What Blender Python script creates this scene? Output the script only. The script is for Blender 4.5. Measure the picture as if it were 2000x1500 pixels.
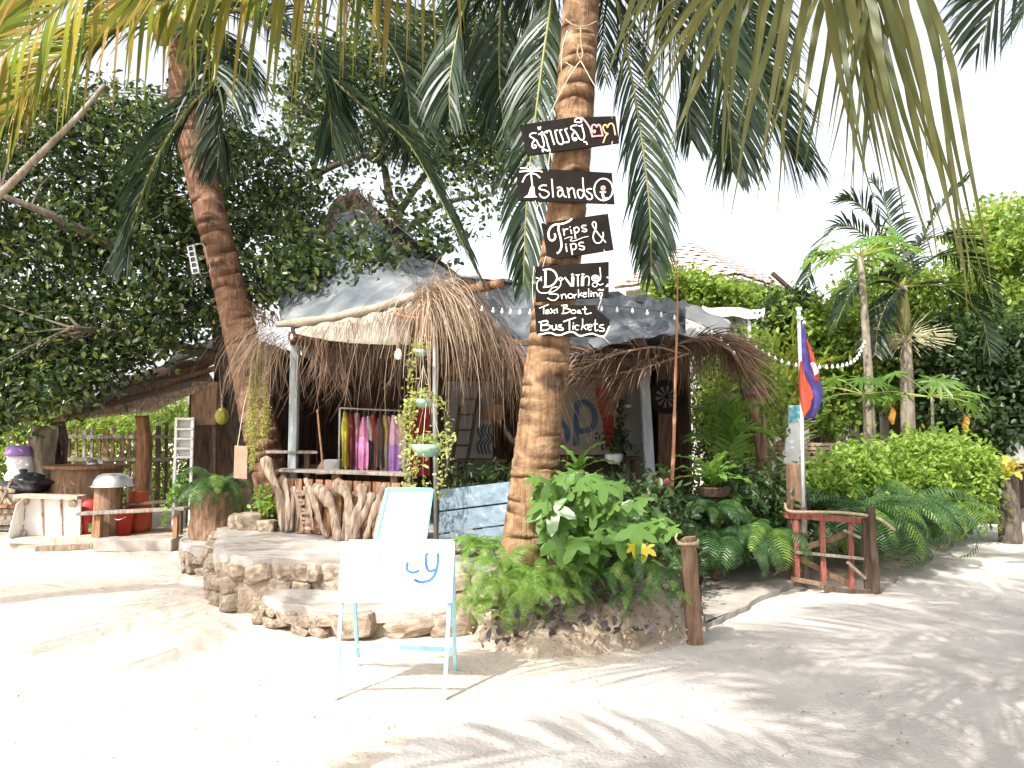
import bpy, math, random
import numpy as np
from mathutils import Vector, Matrix, Euler
R = random.Random(11); NR = np.random.default_rng(11)
for o in list(bpy.data.objects): bpy.data.objects.remove(o)
S = bpy.context.scene; COL = S.collection
# ------------------------------------------------ camera, sky, sun, exposure
CAM = Vector((0, 0, 1.65)); FPX = 1400.0; PITCH = math.atan(100 / 1400)
cd = bpy.data.cameras.new('camera'); cam = bpy.data.objects.new('camera', cd); COL.objects.link(cam)
cam.location = CAM; cam.rotation_euler = (math.radians(90) + PITCH, 0, 0)
cd.sensor_width = 36; cd.lens = 36 * FPX / 2000; cd.clip_start = .05; cd.clip_end = 3000
S.camera = cam
SUN_EL = math.radians(49); LH = Vector((.60, .80, 0))
W = bpy.data.worlds.new('World'); S.world = W; W.use_nodes = True
wn = W.node_tree.nodes; wl = W.node_tree.links
sky = wn.new('ShaderNodeTexSky'); sky.sky_type = 'NISHITA'; sky.sun_disc = False
sky.sun_elevation = SUN_EL; sky.sun_rotation = math.atan2(-LH.x, -LH.y)
sky.air_density = 1.0; sky.dust_density = 4.0; sky.ozone_density = .6
bg = wn['Background']; bg.inputs[1].default_value = .15
hz = wn.new('ShaderNodeHueSaturation'); hz.inputs['Saturation'].default_value = .28; hz.inputs['Value'].default_value = 1.6   # humid white tropical sky
wl.new(sky.outputs[0], hz.inputs['Color']); wl.new(hz.outputs[0], bg.inputs[0])
sl = bpy.data.lights.new('sun', 'SUN'); sl.energy = 4.6; sl.angle = math.radians(.55); sl.color = (1, .95, .87)
so = bpy.data.objects.new('sun', sl); COL.objects.link(so)
so.rotation_euler = Vector((LH.x * math.cos(SUN_EL), LH.y * math.cos(SUN_EL), -math.sin(SUN_EL))).to_track_quat('-Z', 'Y').to_euler()
so.location = (-6, -8, 12)
S.view_settings.view_transform = 'Standard'; S.view_settings.look = 'None'
S.view_settings.gamma = 1; S.view_settings.exposure = .82; S.view_settings.use_curve_mapping = False
S.render.engine = 'CYCLES'
S.cycles.max_bounces = 8; S.cycles.transmission_bounces = 6; S.cycles.transparent_max_bounces = 8

# ------------------------------------------------ pixel -> place
_c, _s = math.cos(PITCH), math.sin(PITCH)
def ray(px, py):
    xc = (px - 1000) / FPX; yc = (750 - py) / FPX
    return Vector((xc, _c - yc * _s, _s + yc * _c))
def at(px, py, Y):
    d = ray(px, py); return CAM + d * (Y / d.y)
def gz(px, py, z=0.0):
    d = ray(px, py); return CAM + d * ((z - CAM.z) / d.z)
def sz(px, Y): return px * Y / FPX           # pixel size at a depth -> metres

# ------------------------------------------------ materials
def mk(name):
    m = bpy.data.materials.new(name); m.use_nodes = True
    n = m.node_tree.nodes; l = m.node_tree.links
    return m, n, l, n['Principled BSDF']
def ramp(n, cols, pos=None):
    r = n.new('ShaderNodeValToRGB'); e = r.color_ramp.elements
    while len(e) < len(cols): e.new(.5)
    for i, c in enumerate(cols):
        e[i].position = pos[i] if pos else i / max(1, len(cols) - 1); e[i].color = (*c, 1)
    return r
def rough(name, cols, scale=4, rg=.85, bump=.3, bscale=None, stretch=(1, 1, 1), metal=0, spec=.3, pos=None, detail=6, dist=.4, bdist=.02):
    m, n, l, b = mk(name)
    tc = n.new('ShaderNodeTexCoord'); mp = n.new('ShaderNodeMapping'); mp.inputs['Scale'].default_value = stretch
    l.new(tc.outputs['Object'], mp.inputs[0])
    nz = n.new('ShaderNodeTexNoise'); nz.inputs['Scale'].default_value = scale; nz.inputs['Detail'].default_value = detail; nz.inputs['Distortion'].default_value = dist
    l.new(mp.outputs[0], nz.inputs[0])
    pos = pos or [.3 + .4 * i / max(1, len(cols) - 1) for i in range(len(cols))]
    r = ramp(n, cols, pos); l.new(nz.outputs[0], r.inputs[0]); l.new(r.outputs[0], b.inputs['Base Color'])
    b.inputs['Roughness'].default_value = rg; b.inputs['Metallic'].default_value = metal; b.inputs['Specular IOR Level'].default_value = spec
    if bump:
        n2 = n.new('ShaderNodeTexNoise'); n2.inputs['Scale'].default_value = bscale or scale * 4; n2.inputs['Detail'].default_value = 6
        l.new(mp.outputs[0], n2.inputs[0])
        bp = n.new('ShaderNodeBump'); bp.inputs['Strength'].default_value = bump; bp.inputs['Distance'].default_value = bdist
        l.new(n2.outputs[0], bp.inputs['Height']); l.new(bp.outputs[0], b.inputs['Normal'])
    return m
def leafm(name, cols, tr=.35, rg=.45, tcol=None, spec=.35, noise=0):
    m, n, l, b = mk(name)
    g = n.new('ShaderNodeNewGeometry'); r = ramp(n, cols)
    l.new(g.outputs['Random Per Island'], r.inputs[0])
    l.new(r.outputs[0], b.inputs['Base Color']); b.inputs['Roughness'].default_value = rg; b.inputs['Specular IOR Level'].default_value = spec
    t = n.new('ShaderNodeBsdfTranslucent'); mx = n.new('ShaderNodeMixShader'); mx.inputs[0].default_value = tr
    hs = n.new('ShaderNodeHueSaturation'); hs.inputs['Value'].default_value = 1.9; hs.inputs['Saturation'].default_value = 1.05; hs.inputs['Hue'].default_value = .485
    l.new(r.outputs[0], hs.inputs['Color']); l.new(hs.outputs[0], t.inputs[0])
    l.new(b.outputs[0], mx.inputs[1]); l.new(t.outputs[0], mx.inputs[2]); l.new(mx.outputs[0], n['Material Output'].inputs[0])
    return m
def plain(name, c, rg=.6, metal=0, spec=.4, bump=0, scale=40, var=.12):
    c2 = tuple(x * (1 - var) for x in c); c3 = tuple(min(1, x * (1 + var)) for x in c)
    return rough(name, [c2, c3], scale=scale / 8, rg=rg, bump=bump, bscale=scale, metal=metal, spec=spec)

M = {}
M['path'] = rough('path_concrete', [(.36, .325, .295), (.44, .405, .37), (.51, .47, .43)], 2.2, .95, .7, 38, detail=15, dist=.2)
M['slab'] = rough('slab_concrete', [(.17, .145, .12), (.30, .27, .24), (.40, .37, .33)], 2.6, .95, .5, 45, detail=10)
M['stone'] = rough('stone', [(.17, .125, .09), (.31, .245, .18), (.44, .365, .28)], 4, .95, .9, 26, detail=10)
M['mortar'] = rough('mortar', [(.25, .19, .14), (.36, .29, .22)], 7, .95, .9, 40)
M['soil'] = rough('soil', [(.26, .19, .135), (.40, .32, .245), (.52, .44, .35)], 6, .97, 1., 40, detail=10)
M['white'] = plain('white_paint', (.78, .79, .78), .5, bump=.05, var=.04)
M['bluepaint'] = rough('light_blue_paint', [(.22, .42, .50), (.30, .55, .64), (.36, .60, .68)], 7, .55, .15, 60)
M['tealpaint'] = plain('teal_paint', (.16, .52, .58), .55)
M['black'] = rough('black_paint', [(.009, .007, .006), (.016, .013, .012)], 6, .8, .25, 60, spec=.1)
M['chalk'] = plain('white_lettering', (.75, .73, .68), .8, var=.08)
M['pink'] = plain('pink_lettering', (.70, .30, .30), .8)
M['orange'] = plain('orange_lettering', (.62, .38, .18), .8)
M['greywood'] = rough('grey_wood', [(.13, .105, .085), (.22, .19, .16), (.32, .285, .245)], 5, .9, .6, 40, (6, 6, .7))
M['tanwood'] = rough('tan_wood', [(.14, .065, .032), (.26, .135, .07), (.35, .20, .115)], 5, .85, .5, 40, (6, 6, .7))
M['drift'] = rough('driftwood', [(.13, .085, .058), (.27, .195, .14), (.37, .285, .215), (.50, .42, .335)], 4, .9, 1., 30, (7, 7, .8))
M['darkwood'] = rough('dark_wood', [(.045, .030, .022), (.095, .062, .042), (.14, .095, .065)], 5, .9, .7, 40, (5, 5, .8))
M['brownwood'] = rough('brown_wood', [(.13, .075, .045), (.22, .135, .085), (.30, .20, .13)], 5, .9, .7, 40, (5, 5, .8))
M['redwood'] = rough('worn_red_wood', [(.16, .05, .035), (.28, .09, .065), (.33, .15, .11)], 6, .8, .5, 40, (5, 5, .9))
M['bluewood'] = rough('worn_blue_planks', [(.10, .145, .19), (.145, .20, .25), (.19, .245, .29), (.34, .37, .39)], 3, .85, .4, 30, (.5, 6, 6), pos=[.3, .45, .62, .72])
M['greypost'] = rough('grey_post', [(.20, .22, .24), (.28, .31, .33), (.36, .38, .39)], 3, .75, .2, 50, (4, 4, .8))
M['metal'] = plain('grey_metal', (.45, .46, .47), .4, .7)
M['alu'] = rough('aluminium', [(.50, .51, .52), (.66, .67, .68)], 5, .38, .12, 40, metal=.85)
M['cable'] = plain('dark_cable', (.03, .03, .032), .6)
M['rope'] = rough('rope', [(.34, .25, .15), (.52, .41, .28)], 60, .95, .8, 160)
M['twine'] = plain('pale_twine', (.62, .55, .42), .9)
M['bulb'] = plain('white_glass_bulb', (.82, .82, .80), .2, spec=.6, var=.02)
M['tarp'] = rough('grey_tarpaulin', [(.06, .072, .082), (.105, .118, .128), (.20, .21, .215)], 2.4, .5, .6, 6, spec=.4, bdist=.05)
M['tarppale'] = rough('pale_tarpaulin', [(.34, .35, .33), (.50, .50, .46)], 3, .7, .4, 14)
M['cloth'] = rough('beige_canvas', [(.14, .115, .085), (.24, .205, .16), (.36, .32, .26)], 3, .9, .4, 18)
M['sheet'] = rough('beige_sheet', [(.20, .18, .145), (.30, .275, .23)], 3, .8, .2, 20)
M['dryleaf'] = leafm('dry_palm_leaf', [(.085, .055, .036), (.16, .108, .072), (.25, .18, .125)], .15, .7, spec=.2)
M['dryleafred'] = leafm('brown_palm_leaf', [(.10, .060, .042), (.18, .115, .08), (.27, .185, .13)], .12, .7, spec=.2)
M['dryleafpale'] = leafm('pale_palm_leaf', [(.19, .13, .085), (.30, .225, .155), (.40, .32, .235)], .15, .65, spec=.25)
M['bamboo'] = rough('bamboo', [(.34, .15, .075), (.46, .23, .13)], 6, .6, .3, 30, (4, 4, .6))
M['palmleaf'] = leafm('palm_leaf', [(.010, .022, .012), (.020, .040, .018), (.040, .062, .022)], .2, .42, spec=.4)
M['palmyellow'] = leafm('yellowing_palm_leaf', [(.05, .085, .016), (.10, .125, .02), (.17, .16, .03), (.22, .135, .055)], .5, .4, spec=.45)
M['rachis'] = plain('palm_rachis', (.20, .20, .06), .5)
M['rachisdry'] = plain('dry_rachis', (.36, .25, .15), .7)
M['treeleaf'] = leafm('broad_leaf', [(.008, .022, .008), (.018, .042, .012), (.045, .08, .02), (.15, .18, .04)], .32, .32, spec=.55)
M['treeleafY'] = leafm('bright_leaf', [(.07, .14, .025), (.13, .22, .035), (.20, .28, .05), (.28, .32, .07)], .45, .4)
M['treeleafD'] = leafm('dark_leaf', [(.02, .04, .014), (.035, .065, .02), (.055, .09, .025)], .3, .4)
M['hedge'] = leafm('hedge_leaf', [(.11, .20, .03), (.19, .30, .05), (.29, .39, .09)], .4, .4)
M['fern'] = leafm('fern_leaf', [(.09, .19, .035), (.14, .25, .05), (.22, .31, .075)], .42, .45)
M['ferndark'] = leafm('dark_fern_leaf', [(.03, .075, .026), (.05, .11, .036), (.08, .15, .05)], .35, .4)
M['chaya'] = leafm('lobed_leaf', [(.05, .13, .028), (.095, .19, .042), (.17, .27, .07)], .38, .35, spec=.5)
M['yellowleaf'] = leafm('yellow_leaf', [(.55, .42, .02), (.62, .50, .04)], .4, .45)
M['nest'] = leafm('strap_leaf', [(.07, .17, .03), (.12, .24, .04), (.17, .28, .06)], .42, .35, spec=.5)
M['nestyellow'] = leafm('yellow_strap_leaf', [(.26, .28, .04), (.38, .36, .06), (.5, .42, .12)], .4, .4)
M['papaya'] = leafm('papaya_leaf', [(.075, .16, .03), (.11, .21, .04), (.16, .26, .06)], .45, .4)
M['trail'] = leafm('trailing_leaf', [(.24, .30, .08), (.34, .38, .12), (.42, .44, .18)], .4, .5)
M['mosscol'] = leafm('hanging_moss_leaf', [(.24, .27, .06), (.33, .34, .09), (.40, .40, .14)], .4, .6)
M['purpleleaf'] = leafm('dark_purple_leaf', [(.05, .045, .05), (.09, .075, .08), (.14, .12, .12)], .2, .4)
M['litter'] = leafm('leaf_litter', [(.20, .12, .07), (.36, .26, .16), (.52, .42, .30)], .1, .8)
M['flower'] = leafm('cream_flower', [(.50, .48, .30), (.62, .58, .38)], .3, .7)
M['bark'] = rough('tree_bark', [(.06, .048, .036), (.11, .09, .07), (.17, .14, .11)], 6, .95, 1, 30, (3, 3, 1))
M['barkpale'] = rough('pale_bark', [(.15, .12, .09), (.24, .20, .155), (.33, .285, .23)], 5, .95, .8, 30, (3, 3, 1))
M['coconut'] = rough('coconut_husk', [(.25, .16, .06), (.40, .30, .12)], 4, .7, .3)
M['rooftile'] = rough('red_roof_tile', [(.44, .31, .28), (.54, .41, .375), (.60, .49, .45)], 3, .85, .3, 20)
M['wallwhite'] = rough('white_wall', [(.42, .41, .38), (.54, .53, .50)], 1.5, .9, .2, 30)
M['wallcream'] = rough('cream_wall', [(.26, .24, .19), (.34, .315, .25)], 2, .9, .2, 30)
M['wallgrey'] = rough('grey_wall', [(.22, .22, .21), (.30, .30, .29)], 2, .9, .2, 30)
M['paintblue'] = rough('blue_mural_paint', [(.06, .09, .17), (.10, .14, .24)], 8, .85, .1)
M['paintred'] = rough('red_mural_paint', [(.30, .02, .02), (.40, .045, .035)], 8, .8, .1)
M['glass'] = plain('dark_window', (.02, .025, .03), .1, spec=.6)
M['gas'] = rough('orange_gas_paint', [(.36, .06, .018), (.46, .09, .03)], 5, .45, .1)
M['bag'] = rough('black_bin_bag', [(.016, .016, .018), (.03, .03, .034)], 5, .22, .9, 7, spec=.7, bdist=.06)
M['sack'] = rough('white_woven_sack', [(.62, .60, .62), (.74, .73, .74)], 5, .7, .5, 10)
M['sackpurple'] = plain('purple_print', (.34, .20, .52), .7)
M['redsack'] = plain('red_print', (.42, .035, .025), .55)
M['yellowprint'] = plain('yellow_print', (.55, .42, .05), .55)
M['greenprint'] = plain('green_print', (.12, .17, .04), .55)
M['rust'] = rough('rusted_white', [(.20, .09, .04), (.45, .33, .24), (.6, .55, .48)], 8, .8, .4)
M['terracotta'] = rough('terracotta', [(.30, .15, .10), (.40, .22, .16)], 5, .85, .3)
M['bowlteal'] = plain('pale_teal_bowl', (.30, .48, .44), .45)
M['yellowbuoy'] = plain('yellow_float', (.24, .23, .03), .6)
M['flagred'] = plain('flag_red', (.62, .10, .05), .7, var=.06)
M['flagblue'] = plain('flag_blue', (.085, .07, .30), .7, var=.06)
M['blueplastic'] = plain('blue_table_cloth', (.10, .28, .55), .5)
M['benchwood'] = rough('bench_wood', [(.40, .25, .18), (.52, .35, .26)], 5, .7, .3, 30, (.8, 5, 5))

def sandmat():
    m, n, l, b = mk('sand')
    tc = n.new('ShaderNodeTexCoord')
    a = n.new('ShaderNodeTexNoise'); a.inputs['Scale'].default_value = .55; a.inputs['Detail'].default_value = 8
    l.new(tc.outputs['Object'], a.inputs[0])
    r = ramp(n, [(.48, .40, .325), (.55, .475, .395), (.60, .525, .44)], [.3, .5, .7]); l.new(a.outputs[0], r.inputs[0])
    f = n.new('ShaderNodeTexNoise'); f.inputs['Scale'].default_value = 55; f.inputs['Detail'].default_value = 8
    l.new(tc.outputs['Object'], f.inputs[0])
    mx = n.new('ShaderNodeMixRGB'); mx.blend_type = 'MULTIPLY'; mx.inputs[0].default_value = .5
    r2 = ramp(n, [(.72, .68, .64), (1.05, 1.05, 1.05)], [.3, .62]); l.new(f.outputs[0], r2.inputs[0])
    l.new(r.outputs[0], mx.inputs[1]); l.new(r2.outputs[0], mx.inputs[2]); l.new(mx.outputs[0], b.inputs['Base Color'])
    b.inputs['Roughness'].default_value = .97; b.inputs['Specular IOR Level'].default_value = .15
    g = n.new('ShaderNodeTexNoise'); g.inputs['Scale'].default_value = 8; g.inputs['Detail'].default_value = 12; g.inputs['Roughness'].default_value = .65
    l.new(tc.outputs['Object'], g.inputs[0])
    bp = n.new('ShaderNodeBump'); bp.inputs['Strength'].default_value = .7; bp.inputs['Distance'].default_value = .06
    l.new(g.outputs[0], bp.inputs['Height']); l.new(bp.outputs[0], b.inputs['Normal'])
    return m
M['sand'] = sandmat()
def trunkmat(name, cols, dark):
    m, n, l, b = mk(name)
    tc = n.new('ShaderNodeTexCoord'); mp = n.new('ShaderNodeMapping'); mp.inputs['Scale'].default_value = (1.6, 1.6, 2.6)
    l.new(tc.outputs['Object'], mp.inputs[0])
    a = n.new('ShaderNodeTexNoise'); a.inputs['Scale'].default_value = 3.6; a.inputs['Detail'].default_value = 14; a.inputs['Roughness'].default_value = .62; a.inputs['Distortion'].default_value = .35
    l.new(mp.outputs[0], a.inputs[0]); r = ramp(n, cols, [.28, .45, .58, .72]); l.new(a.outputs[0], r.inputs[0])
    bl = n.new('ShaderNodeTexNoise'); bl.inputs['Scale'].default_value = 3.2; bl.inputs['Detail'].default_value = 7
    l.new(tc.outputs['Object'], bl.inputs[0]); r2 = ramp(n, [(0, 0, 0), (1, 1, 1)], [.56, .70]); l.new(bl.outputs[0], r2.inputs[0])
    mp2 = n.new('ShaderNodeMapping'); mp2.inputs['Scale'].default_value = (13, 13, 1.1); l.new(tc.outputs['Object'], mp2.inputs[0])
    st = n.new('ShaderNodeTexNoise'); st.inputs['Scale'].default_value = 1.7; st.inputs['Detail'].default_value = 12; st.inputs['Distortion'].default_value = .8; l.new(mp2.outputs[0], st.inputs[0])
    r3 = ramp(n, [(.5, .42, .36), (1.05, 1.05, 1.05)], [.36, .48]); l.new(st.outputs[0], r3.inputs[0])
    mx = n.new('ShaderNodeMixRGB'); l.new(r2.outputs[0], mx.inputs[0]); l.new(r.outputs[0], mx.inputs[1]); mx.inputs[2].default_value = (*dark, 1)
    m2 = n.new('ShaderNodeMixRGB'); m2.blend_type = 'MULTIPLY'; m2.inputs[0].default_value = .55
    l.new(mx.outputs[0], m2.inputs[1]); l.new(r3.outputs[0], m2.inputs[2]); l.new(m2.outputs[0], b.inputs['Base Color'])
    b.inputs['Roughness'].default_value = .85; b.inputs['Specular IOR Level'].default_value = .25
    ad = n.new('ShaderNodeMath'); ad.operation = 'ADD'; l.new(a.outputs[0], ad.inputs[0]); l.new(st.outputs[0], ad.inputs[1])
    bp = n.new('ShaderNodeBump'); bp.inputs['Strength'].default_value = .9; bp.inputs['Distance'].default_value = .025
    l.new(ad.outputs[0], bp.inputs['Height']); l.new(bp.outputs[0], b.inputs['Normal'])
    return m
M['trunk'] = trunkmat('coconut_trunk', [(.085, .046, .025), (.185, .108, .058), (.27, .17, .095), (.40, .285, .175)], (.055, .032, .02))
M['trunk2'] = trunkmat('reddish_coconut_trunk', [(.07, .035, .021), (.15, .08, .048), (.21, .122, .078), (.29, .185, .125)], (.05, .03, .02))

# ------------------------------------------------ mesh building
OFF = {}
def smooth_pts(P, n):
    P = [Vector(p) for p in P]
    if len(P) == 2: return [P[0].lerp(P[1], i / (n - 1)) for i in range(n)]
    out = []; m = len(P) - 1
    for i in range(n):
        u = i / (n - 1) * m; k = min(int(u), m - 1); t = u - k
        p0 = P[k - 1] if k > 0 else P[0] * 2 - P[1]; p1 = P[k]; p2 = P[k + 1]; p3 = P[k + 2] if k + 2 <= m else P[m] * 2 - P[m - 1]
        out.append(.5 * ((2 * p1) + (p2 - p0) * t + (2 * p0 - 5 * p1 + 4 * p2 - p3) * t * t + (3 * p1 - p0 - 3 * p2 + p3) * t ** 3))
    return out
class MB:
    def __init__(s): s.v = []; s.f = []
    def add(s, vs, fs):
        o = len(s.v); s.v += [tuple(x) for x in vs]; s.f += [tuple(i + o for i in f) for f in fs]; return s
    def box(s, c, size, rot=None):
        c = Vector(c); h = Vector(size) / 2; q = rot.to_matrix() if rot else Matrix.Identity(3)
        vs = [c + q @ Vector((x * h.x, y * h.y, z * h.z)) for x in (-1, 1) for y in (-1, 1) for z in (-1, 1)]
        return s.add(vs, [(0, 1, 3, 2), (4, 6, 7, 5), (0, 4, 5, 1), (2, 3, 7, 6), (0, 2, 6, 4), (1, 5, 7, 3)])
    def bar(s, a, b, w, h=None, side=None):
        a = Vector(a); b = Vector(b); h = h or w; d = (b - a).normalized()
        sd = Vector(side) if side else Vector((0, 1, 0)) if abs(d.y) < .9 else Vector((1, 0, 0))
        u = d.cross(sd).normalized(); v = u.cross(d).normalized()
        vs = [p + u * x * w / 2 + v * y * h / 2 for p in (a, b) for x, y in ((-1, -1), (1, -1), (1, 1), (-1, 1))]
        return s.add(vs, [(3, 2, 1, 0), (4, 5, 6, 7), (0, 1, 5, 4), (1, 2, 6, 5), (2, 3, 7, 6), (3, 0, 4, 7)])
    def tube(s, pts, rad, n=8, cap=True, jit=0):
        pts = [Vector(p) for p in pts]; m = len(pts)
        if not hasattr(rad, '__len__'): rad = [rad] * m
        ref = None; vs = []
        for i, p in enumerate(pts):
            t = (pts[min(i + 1, m - 1)] - pts[max(i - 1, 0)]).normalized()
            if ref is None: ref = t.orthogonal().normalized()
            ref = (ref - t * ref.dot(t)); ref = ref.normalized() if ref.length > 1e-6 else t.orthogonal().normalized()
            b = t.cross(ref)
            for k in range(n):
                a = 2 * math.pi * k / n; r = rad[i] * (1 + (R.uniform(-jit, jit) if jit else 0))
                vs.append(p + (ref * math.cos(a) + b * math.sin(a)) * r)
        fs = [(i * n + k, i * n + (k + 1) % n, (i + 1) * n + (k + 1) % n, (i + 1) * n + k) for i in range(m - 1) for k in range(n)]
        if cap: fs += [tuple(range(n - 1, -1, -1)), tuple((m - 1) * n + k for k in range(n))]
        return s.add(vs, fs)
    def lathe(s, prof, c, n=20, cap=True):
        c = Vector(c); m = len(prof)
        vs = [c + Vector((r * math.cos(2 * math.pi * k / n), r * math.sin(2 * math.pi * k / n), z)) for r, z in prof for k in range(n)]
        fs = [(i * n + k, i * n + (k + 1) % n, (i + 1) * n + (k + 1) % n, (i + 1) * n + k) for i in range(m - 1) for k in range(n)]
        if cap: fs += [tuple(range(n - 1, -1, -1)), tuple((m - 1) * n + k for k in range(n))]
        return s.add(vs, fs)
    def strip(s, pts, wv):
        vs = []; m = len(pts)
        for p, w in zip(pts, wv): vs += [p - w, p + w]
        return s.add(vs, [(2 * i, 2 * i + 1, 2 * i + 3, 2 * i + 2) for i in range(m - 1)])
    def prism(s, poly, ext):
        n = len(poly); ext = Vector(ext); P = [Vector(p) for p in poly]
        return s.add(P + [p + ext for p in P], [tuple(range(n - 1, -1, -1)), tuple(range(n, 2 * n))] + [(i, (i + 1) % n, n + (i + 1) % n, n + i) for i in range(n)])
    def grid(s, rows):
        nr = len(rows); nc = len(rows[0])
        return s.add([p for r in rows for p in r], [(i * nc + j, i * nc + j + 1, (i + 1) * nc + j + 1, (i + 1) * nc + j) for i in range(nr - 1) for j in range(nc - 1)])
    def mesh(s, name, mat, off=Vector()):
        me = bpy.data.meshes.new(name); me.from_pydata([(x - off.x, y - off.y, z - off.z) for x, y, z in s.v], [], s.f); me.update()
        if mat: me.materials.append(mat)
        return me
    def build(s, name, mat, parent=None, smooth=False, bevel=0, solid=0, off=None, kind=None):
        off = off if off is not None else OFF.get(parent.name, Vector()) if parent else Vector()
        return link(name, s.mesh(name, mat if not isinstance(mat, str) else M[mat], off), parent, None if parent else off, smooth, bevel, solid, kind)
def link(name, me, parent=None, loc=None, smooth=False, bevel=0, solid=0, kind=None):
    o = bpy.data.objects.new(name, me); COL.objects.link(o)
    if parent: o.parent = parent; OFF[o.name] = OFF.get(parent.name, Vector())
    elif loc is not None: o.location = loc; OFF[o.name] = Vector(loc)
    if smooth: me.polygons.foreach_set('use_smooth', [True] * len(me.polygons))
    if solid: md = o.modifiers.new('solid', 'SOLIDIFY'); md.thickness = solid; md.offset = 0
    if bevel: md = o.modifiers.new('bevel', 'BEVEL'); md.width = bevel; md.segments = 2; md.limit_method = 'ANGLE'
    if kind: o['kind'] = kind
    return o
def tag(o, label=None, cat=None, group=None, kind=None):
    if label: o['label'] = label
    if cat: o['category'] = cat
    if group: o['group'] = group
    if kind: o['kind'] = kind
    return o
def thing(name, label, cat, loc, group=None):
    o = bpy.data.objects.new(name, None); o.empty_display_size = .1; COL.objects.link(o); o.location = Vector(loc); OFF[o.name] = Vector(loc)
    return tag(o, label, cat, group)
def single(name, mb, mat, label, cat, loc, group=None, **k):
    return tag(mb.build(name, mat, None, off=Vector(loc), **k), label, cat, group)
def inst(name, me, parent, mw, kind=None):                 # shared mesh placed by a world matrix under parent
    o = bpy.data.objects.new(name, me); COL.objects.link(o)
    if parent: o.parent = parent; off = OFF.get(parent.name, Vector()); OFF[o.name] = off; mw = Matrix.Translation(-off) @ mw
    o.matrix_local = mw
    if kind: o['kind'] = kind
    return o
def np_mesh(name, V, F, mat):
    me = bpy.data.meshes.new(name); V = np.asarray(V, np.float32); F = np.asarray(F, np.int32); k = F.shape[1]
    me.vertices.add(len(V)); me.vertices.foreach_set('co', V.ravel()); me.loops.add(F.size); me.loops.foreach_set('vertex_index', F.ravel())
    me.polygons.add(len(F)); me.polygons.foreach_set('loop_start', np.arange(0, F.size, k, dtype=np.int32)); me.update(calc_edges=True)
    me.materials.append(mat); return me
def unit(a): return a / np.maximum(np.linalg.norm(a, axis=1, keepdims=True), 1e-6)
def leaves(P, L, Wd, up=.6, down=.25, fold=.12):
    N = len(P); d = NR.normal(size=(N, 3)); d[:, 2] -= down; d = unit(d)
    n = NR.normal(size=(N, 3)); n[:, 2] += up * 2; n = unit(n - d * np.sum(n * d, 1, keepdims=True)); s = np.cross(d, n)
    l = (L * NR.uniform(.65, 1.25, N))[:, None]; w = (Wd * NR.uniform(.7, 1.2, N))[:, None]
    V = np.stack([P, P + d * l * .3 + s * w * .5 + n * w * fold, P + d * l * .7 + s * w * .42 + n * w * fold, P + d * l - n * l * .08,
                  P + d * l * .7 - s * w * .42 + n * w * fold, P + d * l * .3 - s * w * .5 + n * w * fold], 1).reshape(-1, 3)
    b = (np.arange(N) * 6)[:, None]
    F = np.concatenate([b + np.array([[0, 1, 2, 3]]), b + np.array([[0, 3, 4, 5]])], 0)
    return V, F
def inpoly(px, py, poly):
    c = False; j = len(poly) - 1
    for i in range(len(poly)):
        xi, yi = poly[i]; xj, yj = poly[j]
        if (yi > py) != (yj > py) and px < (xj - xi) * (py - yi) / (yj - yi) + xi: c = not c
        j = i
    return c
def polypts(poly, n, y0, y1):
    xs = [p[0] for p in poly]; ys = [p[1] for p in poly]; out = []
    while len(out) < n:
        x = R.uniform(min(xs), max(xs)); y = R.uniform(min(ys), max(ys))
        if inpoly(x, y, poly): out.append(at(x, y, R.uniform(y0, y1)))
    return out
def cloud(centres, per, sig):
    C = np.array([tuple(c) for c in centres]); P = np.repeat(C, per, 0)
    return P + NR.normal(size=P.shape) * np.array(sig)
# ------------------------------------------------ lettering
def stroke(mb, pts, w, o, X, Y2, nrm, lift=.0):
    """flat ribbon on a plane: pts are 2-D (metres) -> o + X*x + Y2*y"""
    P = smooth_pts([Vector((p[0], p[1], 0)) for p in pts], max(2, (len(pts) - 1) * 4 + 1)) if len(pts) > 2 else [Vector((*p, 0)) for p in pts]
    vs = []
    for i, p in enumerate(P):
        t = (P[min(i + 1, len(P) - 1)] - P[max(i - 1, 0)]); t = t.normalized() if t.length > 1e-9 else Vector((1, 0, 0)); q = Vector((-t.y, t.x, 0)) * w / 2
        if i == 0: p = p - t * w * .3
        if i == len(P) - 1: p = p + t * w * .3
        for r in (p - q, p + q): vs.append(o + X * r.x + Y2 * r.y + nrm * lift)
    mb.add(vs, [(2 * i, 2 * i + 1, 2 * i + 3, 2 * i + 2) for i in range(len(P) - 1)])
def ell(cx, cy, rx, ry, a0=0, a1=360, n=14):
    return [(cx + rx * math.cos(math.radians(a0 + (a1 - a0) * i / n)), cy + ry * math.sin(math.radians(a0 + (a1 - a0) * i / n))) for i in range(n + 1)]
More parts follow.
